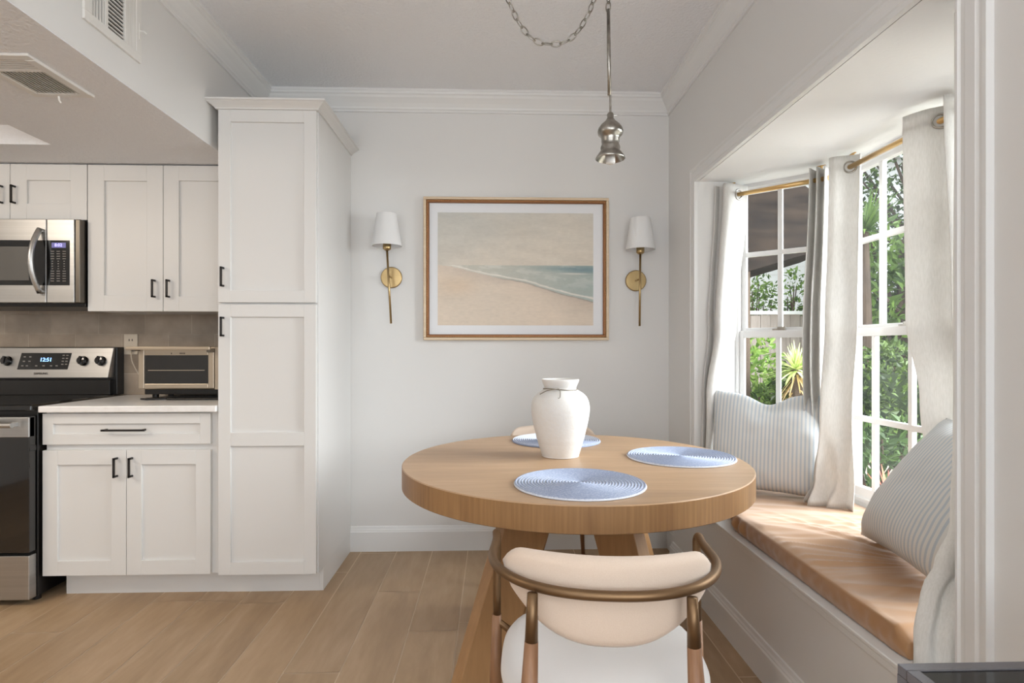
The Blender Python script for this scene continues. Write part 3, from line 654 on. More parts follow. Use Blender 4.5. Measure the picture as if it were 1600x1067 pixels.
for i in range(NU):
    for j in range(NV):
        u, v = i/(NU-1), j/(NV-1)
        nz = noise.fractal(Vector((u*5, v*14, 3)), 0.7, 2.0, 5); nb = noise.fractal(Vector((u*2.2, v*2.6, 9)), 0.8, 2.0, 4); nf = noise.fractal(Vector((u*30, v*70, 1)), 0.8, 2, 3)
        hor = 0.535
        shore = 0.545 - 0.36*smoothstep(u*0.9)**0.8*(0.35+0.65*u) - 0.012*math.sin(u*9) - 0.008*nz   # land meets water
        shore = 0.535 - 0.10*u/0.35 if u < 0.35 else 0.435 - 0.235*((u-0.35)/0.65)**1.15
        shore += 0.008*nz + 0.006*math.sin(u*14)
        if v > hor:
            t = (v-hor)/(1-hor); c = lerp(A2, A1, t*0.9+nb*0.35+(0.5-u)*0.5); c = lerp(c, A2, 0.5*max(0, 1-abs(u-0.62)*3)*(1-t*0.5)); c = lerp(c, cG('#d0c3b0'), 0.35*max(0,nb))
        elif v > shore:
            t = (hor-v)/max(0.01, hor-shore); c = lerp(SEAL, SEA, (u-0.25)*1.4+nz*0.25)
            dk = smoothstep((u-0.45)*2.0)*smoothstep(1-abs(t-0.12)*5.0); c = lerp(c, SEAD, dk*0.8)
            c = lerp(c, FO, 0.7*smoothstep((nz-0.05)*3)*0.5*(1-u*0.6))
            c = lerp(c, FO, 0.9*smoothstep(1-abs(v-(hor-0.075-0.02*(u-0.9)))*110)*smoothstep(1-abs(u-0.88)*7))
            c = lerp(c, FO, 0.85*smoothstep(1-abs(v-shore-0.010-0.022*u)*(120-50*u)))
            c = lerp(c, DK, 0.75*smoothstep(1-abs(v-shore-0.002)*150)*smoothstep((u-0.25)*3))
        else:
            t = (shore-v)/shore; c = lerp(SD3, SD1, t*6); c = lerp(c, SD2, nb*0.8+0.4*(1-u)); c = lerp(c, cG('#b7a89a'), 0.5*smoothstep((u-0.55)*2)*smoothstep(1-t*1.3)+0.25*max(0,nz)); c = lerp(c, cG('#d4b592'), 0.35*smoothstep(1-abs(u-0.12)*5)*smoothstep(1-abs(v-0.35)*7))
            c = lerp(c, DK, 0.6*smoothstep(1-(shore-v)*110)*smoothstep((u-0.25)*3))
        c = tuple(max(0, x*(1+0.05*nf+0.06*nz)) for x in c)
        ca.data[i*NV+j].color = (*c, 1)
am = bpy.data.materials.new('seascape_print'); am.use_nodes = True
an = _n(am.node_tree, 'ShaderNodeAttribute', attribute_name='art'); am.node_tree.links.new(an.outputs['Color'], am.node_tree.nodes['Principled BSDF'].inputs['Base Color'])
am.node_tree.nodes['Principled BSDF'].inputs['Roughness'].default_value = 0.6
ap = bpy.data.objects.new('art_print', me); C.objects.link(ap); ap.parent = pc; me.materials.append(am)

# ------------------------------------------------------------------ wall sconces
def sconce(x, z, lean, label):
    r = empty('wall_sconce', (x, YB, z), label, 'wall lamp', 'brass wall sconces beside the picture'); o = 0.105
    b = MB(); b.lathe([(0,0.0005),(0.062,0.0005),(0.062,0.010),(0.058,0.014),(0,0.015)], (0,0,0), 48, 'Y')
    for v_ in b.b.verts: v_.co = Vector((x+v_.co.x, YB-v_.co.y, z+v_.co.z))
    b.build('back_plate', M['brass'], r, smooth=False, bevel=0.001)
    MB().tube([(x, YB-0.014, z), (x, YB-o, z)], 0.005).build('arm', M['brass'], r, smooth=True)
    top = z+0.145; f = lambda zz: x+lean*(zz-z)
    MB().tube([(f(z-0.272), YB-o, z-0.272), (f(top), YB-o, top)], 0.0062, 14).build('rod', M['brass'], r, smooth=True)
    b = MB(); b.lathe([(0.0,0),(0.012,0.0),(0.021,0.006),(0.023,0.012),(0.023,0.044),(0,0.044)], (f(top), YB-o, top-0.004), 32); b.build('socket_cup', M['brass'], r, smooth=True)
    b = MB(); zb = z+0.166; b.lathe([(0.084,0),(0.0555,0.182),(0.0535,0.182),(0.082,0.0),(0.084,0)], (f(zb), YB-o, zb), 56)
    b.build('lamp_shade', M['shade'], r, smooth=False)
    for p in r.children: pass
    b = MB(); b.lathe([(0,0),(0.012,0.0),(0.013,0.03),(0.022,0.06),(0.018,0.085),(0,0.095)], (f(zb), YB-o, top+0.04), 20); b.build('bulb', M['shade'], r, smooth=True)
sconce(-0.594, 1.593, -0.055, 'brass wall sconce with white shade left of the picture')
sconce(0.841, 1.580, 0.01, 'brass wall sconce with white shade right of the picture')

# ------------------------------------------------------------------ pendant
PX, PY = 0.447, 2.19
pn = empty('pendant_lamp', (PX, PY, 1.9), 'aged nickel bell pendant without a bulb, hanging on rod and chain above the table', 'pendant lamp')
zb = 1.905
b = MB(); b.lathe([(0.054,0.0),(0.057,0.003),(0.052,0.012),(0.042,0.026),(0.036,0.034),(0.038,0.044),(0.035,0.052),(0.032,0.060),(0.034,0.066),(0.034,0.078),(0.037,0.086),(0.046,0.094),(0.049,0.106),(0.046,0.118),(0.036,0.132),(0.020,0.146),(0.012,0.158),(0.013,0.172),(0.007,0.180),(0,0.182)], (PX,PY,zb), 48)
b.lathe([(0.054,0.0),(0.050,0.004),(0.038,0.022),(0.030,0.036),(0,0.04)], (PX,PY,zb), 48)
b.build('bell_fitter', M['nickel'], pn, smooth=True)
b = MB(); b.lathe([(0,-0.018),(0.012,-0.018),(0.018,-0.014),(0.018,0.036),(0,0.036)], (PX,PY,zb), 32); b.build('lamp_socket', M['ceramic'], pn, smooth=False, bevel=0.001)
MB().tube([(PX,PY,zb+0.175),(PX,PY,zb+0.245)], 0.0045, 10).build('lower_stem', M['nickel'], pn)
MB().tube([(PX-0.004,PY,zb+0.245),(PX-0.008,PY,2.478)], 0.0068, 12).build('tube_cover', M['nickel'], pn, smooth=True)
MB().tube([(PX+0.006,PY,zb+0.166),(PX+0.030,PY,zb+0.168)], 0.002, 6).build('thumb_screw', M['nickel'], pn)
def link_ring(b, c, d, flip, L=0.042, Wd=0.017, r=0.0024):
    d = d.normalized(); s1 = d.orthogonal().normalized() if abs(d.y) > 0.99 else (Vector((0,1,0))-d*d.y).normalized(); s2 = d.cross(s1)
    w = (s1+s2).normalized() if not flip else (s1-s2).normalized(); pts = []
    for k in range(16):
        a = 2*PI*k/16; ca_, sa = math.cos(a), math.sin(a)
        pts.append(c + d*(L/2*ca_) + w*(Wd/2*sa*(1.15 if abs(ca_) < .8 else 1)))
    b.tube(pts, r, 6, closed=True)
def chain(pts):
    b = MB(); acc = 0; out = [pts[0]]; step = 0.034; L = 0
    P_ = [Vector(p) for p in pts]; k = 0
    for a, e in zip(P_, P_[1:]):
        seg = (e-a).length
        while L+seg >= step*(k+0.5):
            t = (step*(k+0.5)-L)/seg; link_ring(b, a+(e-a)*t, e-a, k % 2); k += 1
        L += seg
    return b
chain([(PX-0.008,PY,2.470),(PX-0.01,PY,H-0.03)]).build('hanging_chain', M['nickel'], pn, smooth=True)
sw = []
x0s, x1s, zt, zl = 0.005, PX-0.02, H-0.03, 2.342
for i in range(60):
    t = i/59; c_ = (math.cosh((t-0.46)*4.4)-1)/(math.cosh(0.5*4.4)-1)
    c_ = abs((t-0.49)*2)**2.6
    sw.append((0.02+(x1s-0.02)*t, PY, zl+(zt-zl)*c_))
chain(sw).build('swag_chain', M['nickel'], pn, smooth=True)
for x in (PX-0.012, 0.02):
    b = MB(); b.lathe([(0,0),(0.014,0),(0.016,-0.006),(0.006,-0.014),(0,-0.016)], (x,PY,H), 20); b.tube([(x,PY,H-0.012),(x+.008,PY,H-0.022),(x,PY,H-0.034),(x-.008,PY,H-.026)], 0.0025, 6); b.build('ceiling_hook', M['nickel'], pn)

# ------------------------------------------------------------------ round table
TC = (0.303, 2.180); TR = 0.640; TZ = 0.760
tb = empty('round_table', (*TC, 0), 'round oak pedestal dining table with thick top and splayed plank legs', 'table')
b = MB(); b.lathe([(0,TZ),(TR-0.003,TZ),(TR,TZ-0.003)], (*TC,0), 160)
tt = b.build('tabletop', M['oak'], tb, smooth=False)
def edgemat():
    m = bpy.data.materials.new('oak_edge_band'); m.use_nodes = True; nt = m.node_tree; p = nt.nodes['Principled BSDF']; L = nt.links.new
    tc = _n(nt, 'ShaderNodeTexCoord'); sp = _n(nt, 'ShaderNodeSeparateXYZ'); L(tc.outputs['Object'], sp.inputs[0])
    an_ = _n(nt, 'ShaderNodeMath', operation='ARCTAN2'); L(sp.outputs['Y'], an_.inputs[0]); L(sp.outputs['X'], an_.inputs[1])
    cb2 = _n(nt, 'ShaderNodeCombineXYZ'); L(an_.outputs[0], cb2.inputs['X']); L(sp.outputs['Z'], cb2.inputs['Z'])
    mp = _n(nt, 'ShaderNodeMapping'); mp.inputs['Scale'].default_value = (60, 1, 4); L(cb2.outputs[0], mp.inputs['Vector'])
    n1 = _n(nt, 'ShaderNodeTexNoise'); n1.inputs['Scale'].default_value = 1; n1.inputs['Detail'].default_value = 5; L(mp.outputs[0], n1.inputs['Vector'])
    mp3 = _n(nt, 'ShaderNodeMapping'); mp3.inputs['Scale'].default_value = (5, 1, 1); L(cb2.outputs[0], mp3.inputs['Vector'])
    n3 = _n(nt, 'ShaderNodeTexNoise'); n3.inputs['Scale'].default_value = 1; n3.inputs['Detail'].default_value = 2; L(mp3.outputs[0], n3.inputs['Vector'])
    av = _n(nt, 'ShaderNodeMath', operation='ADD'); L(n1.outputs['Fac'], av.inputs[0]); L(n3.outputs['Fac'], av.inputs[1])
    hv = _n(nt, 'ShaderNodeMath', operation='MULTIPLY'); hv.inputs[1].default_value = 0.5; L(av.outputs[0], hv.inputs[0])
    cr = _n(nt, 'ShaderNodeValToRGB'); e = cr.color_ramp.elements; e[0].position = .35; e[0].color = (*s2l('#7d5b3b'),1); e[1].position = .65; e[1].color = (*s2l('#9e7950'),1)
    L(hv.outputs[0], cr.inputs[0]); L(cr.outputs[0], p.inputs['Base Color']); p.inputs['Roughness'].default_value = .42; return m
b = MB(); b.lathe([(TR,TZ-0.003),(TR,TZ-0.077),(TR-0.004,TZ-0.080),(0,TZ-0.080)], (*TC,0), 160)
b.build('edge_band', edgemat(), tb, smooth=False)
for o_ in tb.children: pass
def legbox(ang, name):
    ca_, sa = math.cos(ang), math.sin(ang); b = MB(); th = 0.026
    def P3(r, t, z): return (TC[0]+ca_*r-sa*t, TC[1]+sa*r+ca_*t, z)
    zt, zbm = TZ-0.0805, 0.0
    b.hexa([P3(.36,-th,zbm),P3(.54,-th,zbm),P3(.36,th,zbm),P3(.54,th,zbm),P3(.07,-th,zt),P3(.29,-th,zt),P3(.07,th,zt),P3(.29,th,zt)])
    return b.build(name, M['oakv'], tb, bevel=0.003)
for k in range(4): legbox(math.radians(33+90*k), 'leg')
b = MB(); b.lathe([(0,TZ-0.0805),(0.10,TZ-0.0805),(0.10,TZ-0.24),(0,TZ-0.24)], (*TC,0), 8); b.build('hub', M['oakv'], tb)

# ------------------------------------------------------------------ placemats
def matmat():
    m = mat('woven_blue_cord', s2l('#9aa6c4'), 0.9, bump=((500,500,500), 0.3, 0.001)); nt = m.node_tree; p = nt.nodes['Principled BSDF']; L = nt.links.new
    tc = _n(nt, 'ShaderNodeTexCoord'); ln = _n(nt, 'ShaderNodeVectorMath', operation='LENGTH'); mz = _n(nt, 'ShaderNodeVectorMath', operation='MULTIPLY'); mz.inputs[1].default_value = (1,1,0)
    L(tc.outputs['Object'], mz.inputs[0]); L(mz.outputs[0], ln.inputs[0])
    ns = _n(nt, 'ShaderNodeTexNoise'); ns.inputs['Scale'].default_value = 160; ns.inputs['Detail'].default_value = 2; L(tc.outputs['Object'], ns.inputs['Vector'])
    w = _n(nt, 'ShaderNodeMath', operation='MULTIPLY'); w.inputs[1].default_value = 2*PI*21/0.204; L(ln.outputs['Value'], w.inputs[0])
    c = _n(nt, 'ShaderNodeMath', operation='COSINE'); L(w.outputs[0], c.inputs[0])          # pale stitching thread between the coils
    a = _n(nt, 'ShaderNodeMath', operation='MULTIPLY_ADD'); a.inputs[1].default_value = 0.5; L(c.outputs[0], a.inputs[0]); L(ns.outputs['Fac'], a.inputs[2])
    cr = _n(nt, 'ShaderNodeValToRGB'); e = cr.color_ramp.elements; e[0].position = .25; e[0].color = (*s2l('#929db6'),1); e[1].position = .90; e[1].color = (*s2l('#d3d8e3'),1)
    L(a.outputs[0], cr.inputs[0]); L(cr.outputs[0], p.inputs['Base Color']); return m
MM = matmat()
def placemat(x, y, label, r=0.204):
    prof = [(0,0.006)]; n_ = 21; w_ = r/n_
    for k in range(n_):
        for a in (0.15, 0.35, 0.5, 0.65, 0.85): prof.append((w_*(k+a), 0.0030+0.0052*math.sin(PI*a)))
        prof.append((w_*(k+1), 0.0024))
    prof += [(r+0.0005,0.002),(r-0.001,0),(0,0)]
    b = MB(); b.lathe(prof, (x,y,TZ+0.0006), 120); o = b.build('placemat', MM, smooth=True); stand(o, (x,y,TZ+0.0006))
    return tag(o, label, 'placemat', 'round blue placemats on the table')
placemat(at(905.5,0,1.79)[0], at(905.5,0,1.79)[1], 'round blue coiled placemat nearest the front chair')
placemat(at(1063.5,0,2.23)[0], at(1063.5,0,2.23)[1], 'round pale blue coiled placemat on the window side of the table')
placemat(at(869,0,2.62)[0], at(869,0,2.62)[1], 'round blue coiled placemat behind the white vase', 0.200)

# ------------------------------------------------------------------ vase
vx, vy = at(875.5, 0, 2.26)[:2]
vs = empty('vase', (vx, vy, TZ+0.0006), 'matte white clay vase with twine round its neck on the oak table', 'vase')
b = MB(); vp = [(0,0),(0.066,0),(0.072,0.004),(0.077,0.018),(0.088,0.055),(0.100,0.100),(0.110,0.145),(0.1145,0.180),(0.113,0.205),(0.105,0.228),(0.090,0.245),(0.072,0.256),(0.064,0.262),(0.062,0.268),(0.066,0.278),(0.071,0.290),(0.073,0.298),(0.071,0.301),(0.066,0.300),(0.063,0.294),(0.057,0.272),(0.056,0.262),(0.085,0.240),(0.105,0.18),(0.08,0.03),(0,0.012)]
pr = catmull([(r, 0, h) for r, h in vp], 3)
b.lathe([(max(0,p.x), p.z) for p in pr], (vx,vy,TZ+0.0008), 72); b.build('body', M['ceramic'], vs, smooth=True)
b = MB(); z_ = TZ+0.264
b.tube([(vx+0.0665*math.cos(a), vy+0.0665*math.sin(a), z_+0.003*math.sin(2*a)) for a in [2*PI*k/40 for k in range(40)]], 0.0022, 6, closed=True)
b.tube(catmull([(vx-0.014, vy-0.067, z_+.004), (vx-0.010, vy-0.080, z_-0.004), (vx-0.012, vy-0.096, z_-0.026), (vx-0.020, vy-0.099, z_-0.030)], 6), 0.002, 6)
b.tube(catmull([(vx-0.014, vy-0.068, z_+.004), (vx-0.035, vy-0.075, z_+0.002), (vx-0.060, vy-0.070, z_-.003), (vx-0.085, vy-0.060, z_-.017)], 6), 0.0018, 6)
b.build('twine_tie', M['twine'], vs, smooth=True)

# ------------------------------------------------------------------ barrel chairs
def make_chair():
    r = empty('dining_chair', (0,0,0), '', 'chair')
    RZ = 0.695
    rail = []
    for i in range(41):
        a = -PI/2 + (i-20)/20*PI/2*1.0
        x = 0.259*math.copysign(abs(math.cos(a))**0.86, math.cos(a)) if i not in () else 0
        y = 0.235+0.235*math.sin(a)
        rail.append((x, y, RZ))
    L_ = [(-0.272,0.235,RZ)]
    pts = [(-0.264,0.395,0.46),(-0.264,0.402,RZ-0.05),(-0.263,0.397,RZ-0.015),(-0.264,0.378,RZ-0.001),(-0.258,0.32,RZ)] + rail + [(0.258,0.32,RZ),(0.264,0.378,RZ-0.001),(0.263,0.397,RZ-0.015),(0.264,0.402,RZ-0.05),(0.264,0.395,0.46)]
    b = MB(); b.tube(catmull(pts, 3), 0.0105, 14); b.build('arm_rail', M['bronze'], r, smooth=True)
    # backrest
    b = MB(); nu, nv = 41, 17; hw = 0.228
    def back(u, v, side):
        a = (u*2-1); e = math.copysign(abs(a)**0.9, a); x = hw*e
        top = 0.758 - 0.010*a*a - 0.035*max(0, (abs(a)-0.74)/0.26)**2.6 ; bot = 0.571 + 0.118*abs(a)**2.6 + 0.02*max(0,(abs(a)-0.9)/0.1)
        z = bot+(top-bot)*v
        m_ = (1-abs(a)**8)*(1-abs(2*v-1)**6); t = 0.021*max(0,m_)**0.4
        yc = 0.045 + 1.75*x*x
        return (x, yc+side*t, z)
    V1 = b.grid(lambda u, v: back(u, v, -1), nu, nv); V2 = b.grid(lambda u, v: back(u, v, 1), nu, nv)
    bmesh.ops.remove_doubles(b.b, verts=b.b.verts, dist=0.0004)
    b.build('backrest', M['bouc'], r, smooth=True)
    # seat
    b = MB()
    def seat(u, v):
        a = 2*PI*u; c_, s_ = math.cos(a), math.sin(a)
        n_ = 2.9; rr = (abs(c_)**n_+abs(s_)**n_)**(-1/n_)
        R_, h = [(0.0,0.478),(0.55,0.478),(0.85,0.476),(0.95,0.470),(0.995,0.456),(1.0,0.440),(0.985,0.425),(0.95,0.418),(0.0,0.418)][int(round(v*8))]
        return (0.238*rr*R_*c_, 0.245+0.225*rr*R_*s_, h)
    b.grid(seat, 64, 9, cu=True); bmesh.ops.remove_doubles(b.b, verts=b.b.verts, dist=0.0001)
    b.build('seat', M['seatf'], r, smooth=True)
    b = MB(); b.prism([(-.20,.06),(.20,.06),(.22,.40),(-.22,.40)], 0.395, 0.420); b.tube([(-.20,.055,.40),(.20,.055,.40)], .009); b.tube([(-.26,.395,.45),(.26,.395,.41)][:1]+[(-.2,.39,.41)], .009); b.tube([(.26,.395,.45),(.2,.39,.41)], .009); b.build('seat_frame', M['bronze'], r)
    for s_ in (-1, 1):
        g_ = MB().tube([(s_*.264,.395,.47),(s_*.268,.40,.30),(s_*.276,.415,0.0)], [0.0125,0.016,0.010], 16).build('leg', M['walnut'], r, smooth=True)
        MB().tube([(s_*.158,.014,RZ-.004),(s_*.160,.008,.596)], [.0108,.0135], 14).build('rear_post', M['bronze'], r, smooth=True)
        MB().tube([(s_*.160,.008,.597),(s_*.167,-.002,.44),(s_*.190,-.03,0.0)], [0.0138,0.0195,0.010], 16).build('leg', M['walnut'], r, smooth=True)
    return r
ch = make_chair()
cx_, cy_ = at(957, 0, 1.135)[:2]
ch.location = (cx_, cy_, 0); ch.rotation_euler = (0,0,math.radians(-5.5))
ch['label'] = 'cream barrel-back dining chair with bronze rail in front of the round table'
ch['group'] = 'barrel-back dining chairs'
ch2 = dup(ch); fx, fy = at(860, 0, 3.25)[:2]
ch2.location = (fx, fy, 0); ch2.rotation_euler = (0,0,math.radians(180))
ch2['label'] = 'cream dining chair behind the table, only its backrest top showing past the vase'

# ------------------------------------------------------------------ window bench
XBN = 0.965
bn = empty('window_bench', (1.0, 2.1, 0), 'built-in white window bench with moulded base under the bay', 'bench')
MB().box(XBN, XR+0.001, 1.10, 3.062, 0, ZB-0.012).build('front_panel', M['trim'], bn)
b = MB(); b.box(XBN-0.006, XR+0.001, 1.10, 3.066, ZB-0.012, ZB); b.build('top_ledge', M['trim'], bn, bevel=0.003)
b = MB(); b.prism([(XR, YN+0.001), (XR, YF-0.001), (1.258, YF+0.06), (1.615, 2.65), (1.615, 1.58), (1.258, YN+0.001)], ZB-0.012, ZB); b.build('seat_board', M['trim'], bn)
b = MB(); b.box(XBN-0.004, XBN, 1.10, 3.062, ZB-0.032, ZB-0.012); b.build('top_bead', M['trim'], bn, bevel=0.002)
run('base_moulding', (XBN, 1.10), (XBN, 3.062), (-1,0), [(o, z) for o, z in BP], 0, M['trim'], 0, -1, 1, bn)

# ------------------------------------------------------------------ caramel seat pad
def pad():
    b = MB(); Y0, Y1 = 1.358, 2.88; nu, nv = 130, 90
    def xr(y):
        lo = 0.995 if y < 2.34 else 0.995+(y-2.34)*0.33
        lo += 0.012*smoothstep((1.40-y)/0.07)
        if y > 2.585: hi = 1.595-(y-2.585)
        elif y < 1.635: hi = 1.595-(1.635-y)
        else: hi = 1.595
        return lo, hi
    def P_(u, v):
        y = Y0+(Y1-Y0)*u; lo, hi = xr(y); T = 0.068
        e = smoothstep(min(u, 1-u)/0.03)
        # v: 0..0.15 front face bottom->top ; 0.15..0.85 top ; 0.85..1 back face
        wr = 0
        if v < 0.16:
            t = v/0.16; x = lo-0.006*math.sin(PI*t); z = ZB+0.002+T*t*0.93
            wr = 0.004*noise.noise(Vector((y*30, t*2, 0))); x += wr*math.sin(PI*t)
            if y > 2.15: x += 0.010*math.sin(y*85)*math.sin(PI*t)*smoothstep((y-2.15)/.15)
        elif v > 0.86:
            t = (v-0.86)/0.14; x = hi; z = ZB+0.002+T*(1-t)
        else:
            t = (v-0.16)/0.70; x = lo+(hi-lo)*t
            z = ZB+0.002+T*(0.93+0.07*smoothstep(t/0.04)*smoothstep((1-t)/.04)) + 0.006*math.sin(PI*t)
            # tension wrinkles radiating from the near cushion corner
            dx, dy = x-1.42, y-1.72; a = math.atan2(dy, -dx); rr = math.hypot(dx, dy)
            w1 = (0.5-abs(noise.noise(Vector((a*8, rr*1.2, 0.3)))))*0.020*smoothstep(rr/.3)
            w2 = (0.5-abs(noise.noise(Vector((x*1.6, y*10.5+x*3.6, 7)))))*0.024 + noise.noise(Vector((x*2, y*24+x*8, 2)))*0.003
            k = math.exp(-((y-1.98)/0.34)**2)
            z += (w1*0.8*k + w2*(0.30+0.7*k)-0.006)*smoothstep(t/0.06)*smoothstep((1-t)/.05)
        z = ZB+0.002+(z-ZB-0.002)*(0.6+0.4*e)
        return (x, y, z)
    V_ = b.grid(P_, nu*2, nv)
    b.b.faces.new([V_[0][j] for j in range(nv)][::-1]); b.b.faces.new([V_[-1][j] for j in range(nv)])
    return b
tag(stand(pad().build('seat_pad', M['pad'], smooth=True), (1.3, 2.1, ZB)), 'caramel satin seat pad wrinkled along the white window bench', 'cushion')

# ------------------------------------------------------------------ striped pillows
def stripemat():
    m = mat('ticking_stripe', s2l('#dadbdb'), 0.85, bump=((420,420,420), 0.3, 0.0008), sheen=0.2); nt = m.node_tree; p = nt.nodes['Principled BSDF']; L = nt.links.new
    tc = _n(nt, 'ShaderNodeTexCoord'); sp = _n(nt, 'ShaderNodeSeparateXYZ'); L(tc.outputs['Object'], sp.inputs[0])
    w1 = _n(nt, 'ShaderNodeMath', operation='MULTIPLY'); w1.inputs[1].default_value = 2*PI/0.0165; L(sp.outputs['X'], w1.inputs[0])
    si = _n(nt, 'ShaderNodeMath', operation='SINE'); L(w1.outputs[0], si.inputs[0])
    cr = _n(nt, 'ShaderNodeValToRGB'); e = cr.color_ramp.elements; e[0].position = .50; e[0].color = (*s2l('#d6d5d2'),1); e[1].position = .72; e[1].color = (*s2l('#b7c0c8'),1)
    h = _n(nt, 'ShaderNodeMath', operation='MULTIPLY_ADD'); h.inputs[1].default_value = .5; h.inputs[2].default_value = .5; L(si.outputs[0], h.inputs[0])
    L(h.outputs[0], cr.inputs[0]); L(cr.outputs[0], p.inputs['Base Color']); return m
SM = stripemat()
def pillow(w, h, t, dent, loc, rz, lean, label, roll=0, seed=0, shear=0):
    b = MB(); N_ = 41
    def f(u, v, s_):
        a, c_ = u*2-1, v*2-1
        k = max(0, (1-abs(a)**3.2)*(1-abs(c_)**3.2))**0.55
        pin = 1-0.055*(1-abs(c_)**2)*abs(a)**6; pin2 = 1-0.05*(1-abs(a)**2)*abs(c_)**6
        x = w/2*a*pin; z = h/2*c_*pin2
        dv = dent*math.exp(-((a-0.02)/0.32)**2)*smoothstep((c_-0.2)/0.8); z -= dv
        y = s_*t/2*k*(1-0.25*dv/0.05 if dent else 1)*(1-0.18*c_) + 0.004*noise.noise(Vector((a*4+seed, c_*4, s_)))
        x += shear*smoothstep((c_+1)/2)*(1-0.35*a)
        return (x, y, z+h/2)
    b.grid(lambda u, v: f(u, v, -1), N_, N_); b.grid(lambda u, v: f(u, v, 1), N_, N_)
    bmesh.ops.remove_doubles(b.b, verts=b.b.verts, dist=0.0008)
    o = b.build('throw_pillow', SM, smooth=True)
    o.location = loc; o.rotation_mode = 'XYZ'
    o.matrix_world = Matrix.Translation(loc) @ Matrix.Rotation(rz, 4, 'Z') @ Matrix.Rotation(-lean, 4, 'X') @ Matrix.Rotation(roll, 4, 'Y')
    return tag(o, label, 'pillow', 'striped throw pillows on the window bench')
pA = pillow(0.51, 0.475, 0.15, 0.05, (1.258, 2.635, ZB+0.080), math.radians(-33), math.radians(14), 'pale blue striped throw pillow with dented top against the far bay window')
pB = pillow(0.52, 0.49, 0.19, 0.0, (1.250, 1.735, ZB+0.096), math.radians(-100), math.radians(31), 'striped throw pillow slumped at the near end of the bench', seed=5, shear=0.03)
b = MB(); b.box(-0.262, -0.222, -0.02, -0.012, 0.035, 0.055); o = b.build('care_tag', M['tag']); o.parent = pB

# ------------------------------------------------------------------ curtain rods
def rod(O, D, Lr, z, label):
    r = empty('curtain_rod', (*O, z), label, 'curtain rod', 'brass curtain rods in the bay'); D = Vector(D); N_ = Vector((-D.y, D.x))
    p = lambda s_, t, dz=0: (O[0]+D.x*s_+N_.x*t, O[1]+D.y*s_+N_.y*t, z+dz)
    MB().tube([p(-0.03,0), p(Lr+0.03,0)], 0.0105, 16).build('rod', M['rodbrass'], r, smooth=True)
    for s_ in (0.0, Lr):
        b = MB(); b.tube([p(s_,0,0.0), p(s_,0,0.03), p(s_,0.02,0.05), p(s_,0.045,0.052)], 0.005, 8); b.tube([p(s_,0.045,0.030), p(s_,0.045,ZO-z-0.0015)], 0.006, 8)
        b.tube([p(s_-0.018,0.045,ZO-z-0.004), p(s_+0.018,0.045,ZO-z-0.004)], 0.004, 8); b.tube([p(s_,0,-0.014), p(s_,0,0.012)], 0.009, 10)
        b.build('bracket', M['rodbrass'], r)
        b = MB(); e = -0.035 if s_ == 0 else Lr+0.035; b.tube([p(e-0.008,0), p(e+0.008,0)], 0.0135, 16); b.build('finial', M['rodbrass'], r, smooth=False)
    return p
Q = math.sqrt(0.5)
p1 = rod((1.195, 2.895), (Q, -Q), 0.42, 1.955, 'brass curtain rod across the far angled bay window')
p2 = rod((1.52, 2.46), (0, -1), 0.70, 1.955, 'brass curtain rod across the wide middle bay window')
p3 = rod((1.485, 1.63), (-Q, -Q), 0.40, 1.955, 'brass curtain rod across the near angled bay window')

# ------------------------------------------------------------------ curtains
def curtain(keys, label, grom=None, n=10, seed=0, pf=None, hem=0.012):
    """keys: [(z, [(s,t)...])] sections in rod coordinates (along, towards window), blended over height"""
    keys = sorted(keys, key=lambda k: -k[0])
    secs = [(z, catmull([(*pf(s_, t)[:2], 0) for s_, t in q_], n)) for z, q_ in keys]
    m_ = len(secs[0][1]); rows = 60; b = MB()
    def P_(u, v):
        j = int(round(u*(m_-1))); z = secs[0][0]+(secs[-1][0]-secs[0][0])*v
        for (za, A), (zb_, B) in zip(secs, secs[1:]):
            if zb_ <= z <= za+1e-9:
                t = smoothstep((za-z)/(za-zb_)) if za > zb_ else 0; q_ = A[j]*(1-t)+B[j]*t; break
        else: q_ = secs[-1][1][j]
        k = min(1, v*3)
        d = noise.noise(Vector((q_.x*9+seed, q_.y*9, z*2.2)))*0.008*k + noise.noise(Vector((q_.x*25+seed, q_.y*25, z*7)))*0.003*k
        return (q_.x+d, q_.y+d*0.7, z)
    b.grid(P_, m_, rows)
    o = b.build('curtain', M['curtain'], smooth=True, solid=0.0025)
    c0 = secs[0][1][m_//2]; stand(o, (c0.x, c0.y, secs[0][0]))
    tag(o, label, 'curtain', 'off-white grommet curtains in the bay')
    if grom:
        for s_, ang in grom:
            c = Vector(pf(s_, 0)); b = MB(); b.X = Matrix.Translation(c) @ Matrix.Rotation(ang, 4, 'Z') @ Matrix.Rotation(PI/2, 4, 'X')
            R_, r_ = 0.0235, 0.0045
            b.grid(lambda u, v: ((R_+r_*math.cos(2*PI*v))*math.cos(2*PI*u), (R_+r_*math.cos(2*PI*v))*math.sin(2*PI*u), 1.0*r_*math.sin(2*PI*v)), 32, 8, True, True)
            b.build('grommet', M['nickel'], o, smooth=True)
    return o
zt_ = 2.005
curtain([(zt_, [(-.055,.045),(-.045,-.055),(-.02,.055),(.000,-.06),(.030,-.062),(.050,.0),(.075,.062)]),
         (1.3, [(-.085,.02),(-.07,-.085),(-.045,.02),(-.03,-.095),(-.0,-.10),(.012,-.035),(.035,.02)]),
         (0.95, [(-.095,-.03),(-.085,-.11),(-.065,-.03),(-.06,-.12),(-.035,-.12),(-.03,-.07),(-.01,-.02)]),
         (0.515, [(-.11,-.03),(-.095,-.11),(-.075,-.05),(-.065,-.12),(-.045,-.12),(-.035,-.08),(-.01,-.04)])],
        'off-white curtain gathered at the far jamb of the bay', [(.051, math.radians(25))], pf=p1, seed=1)
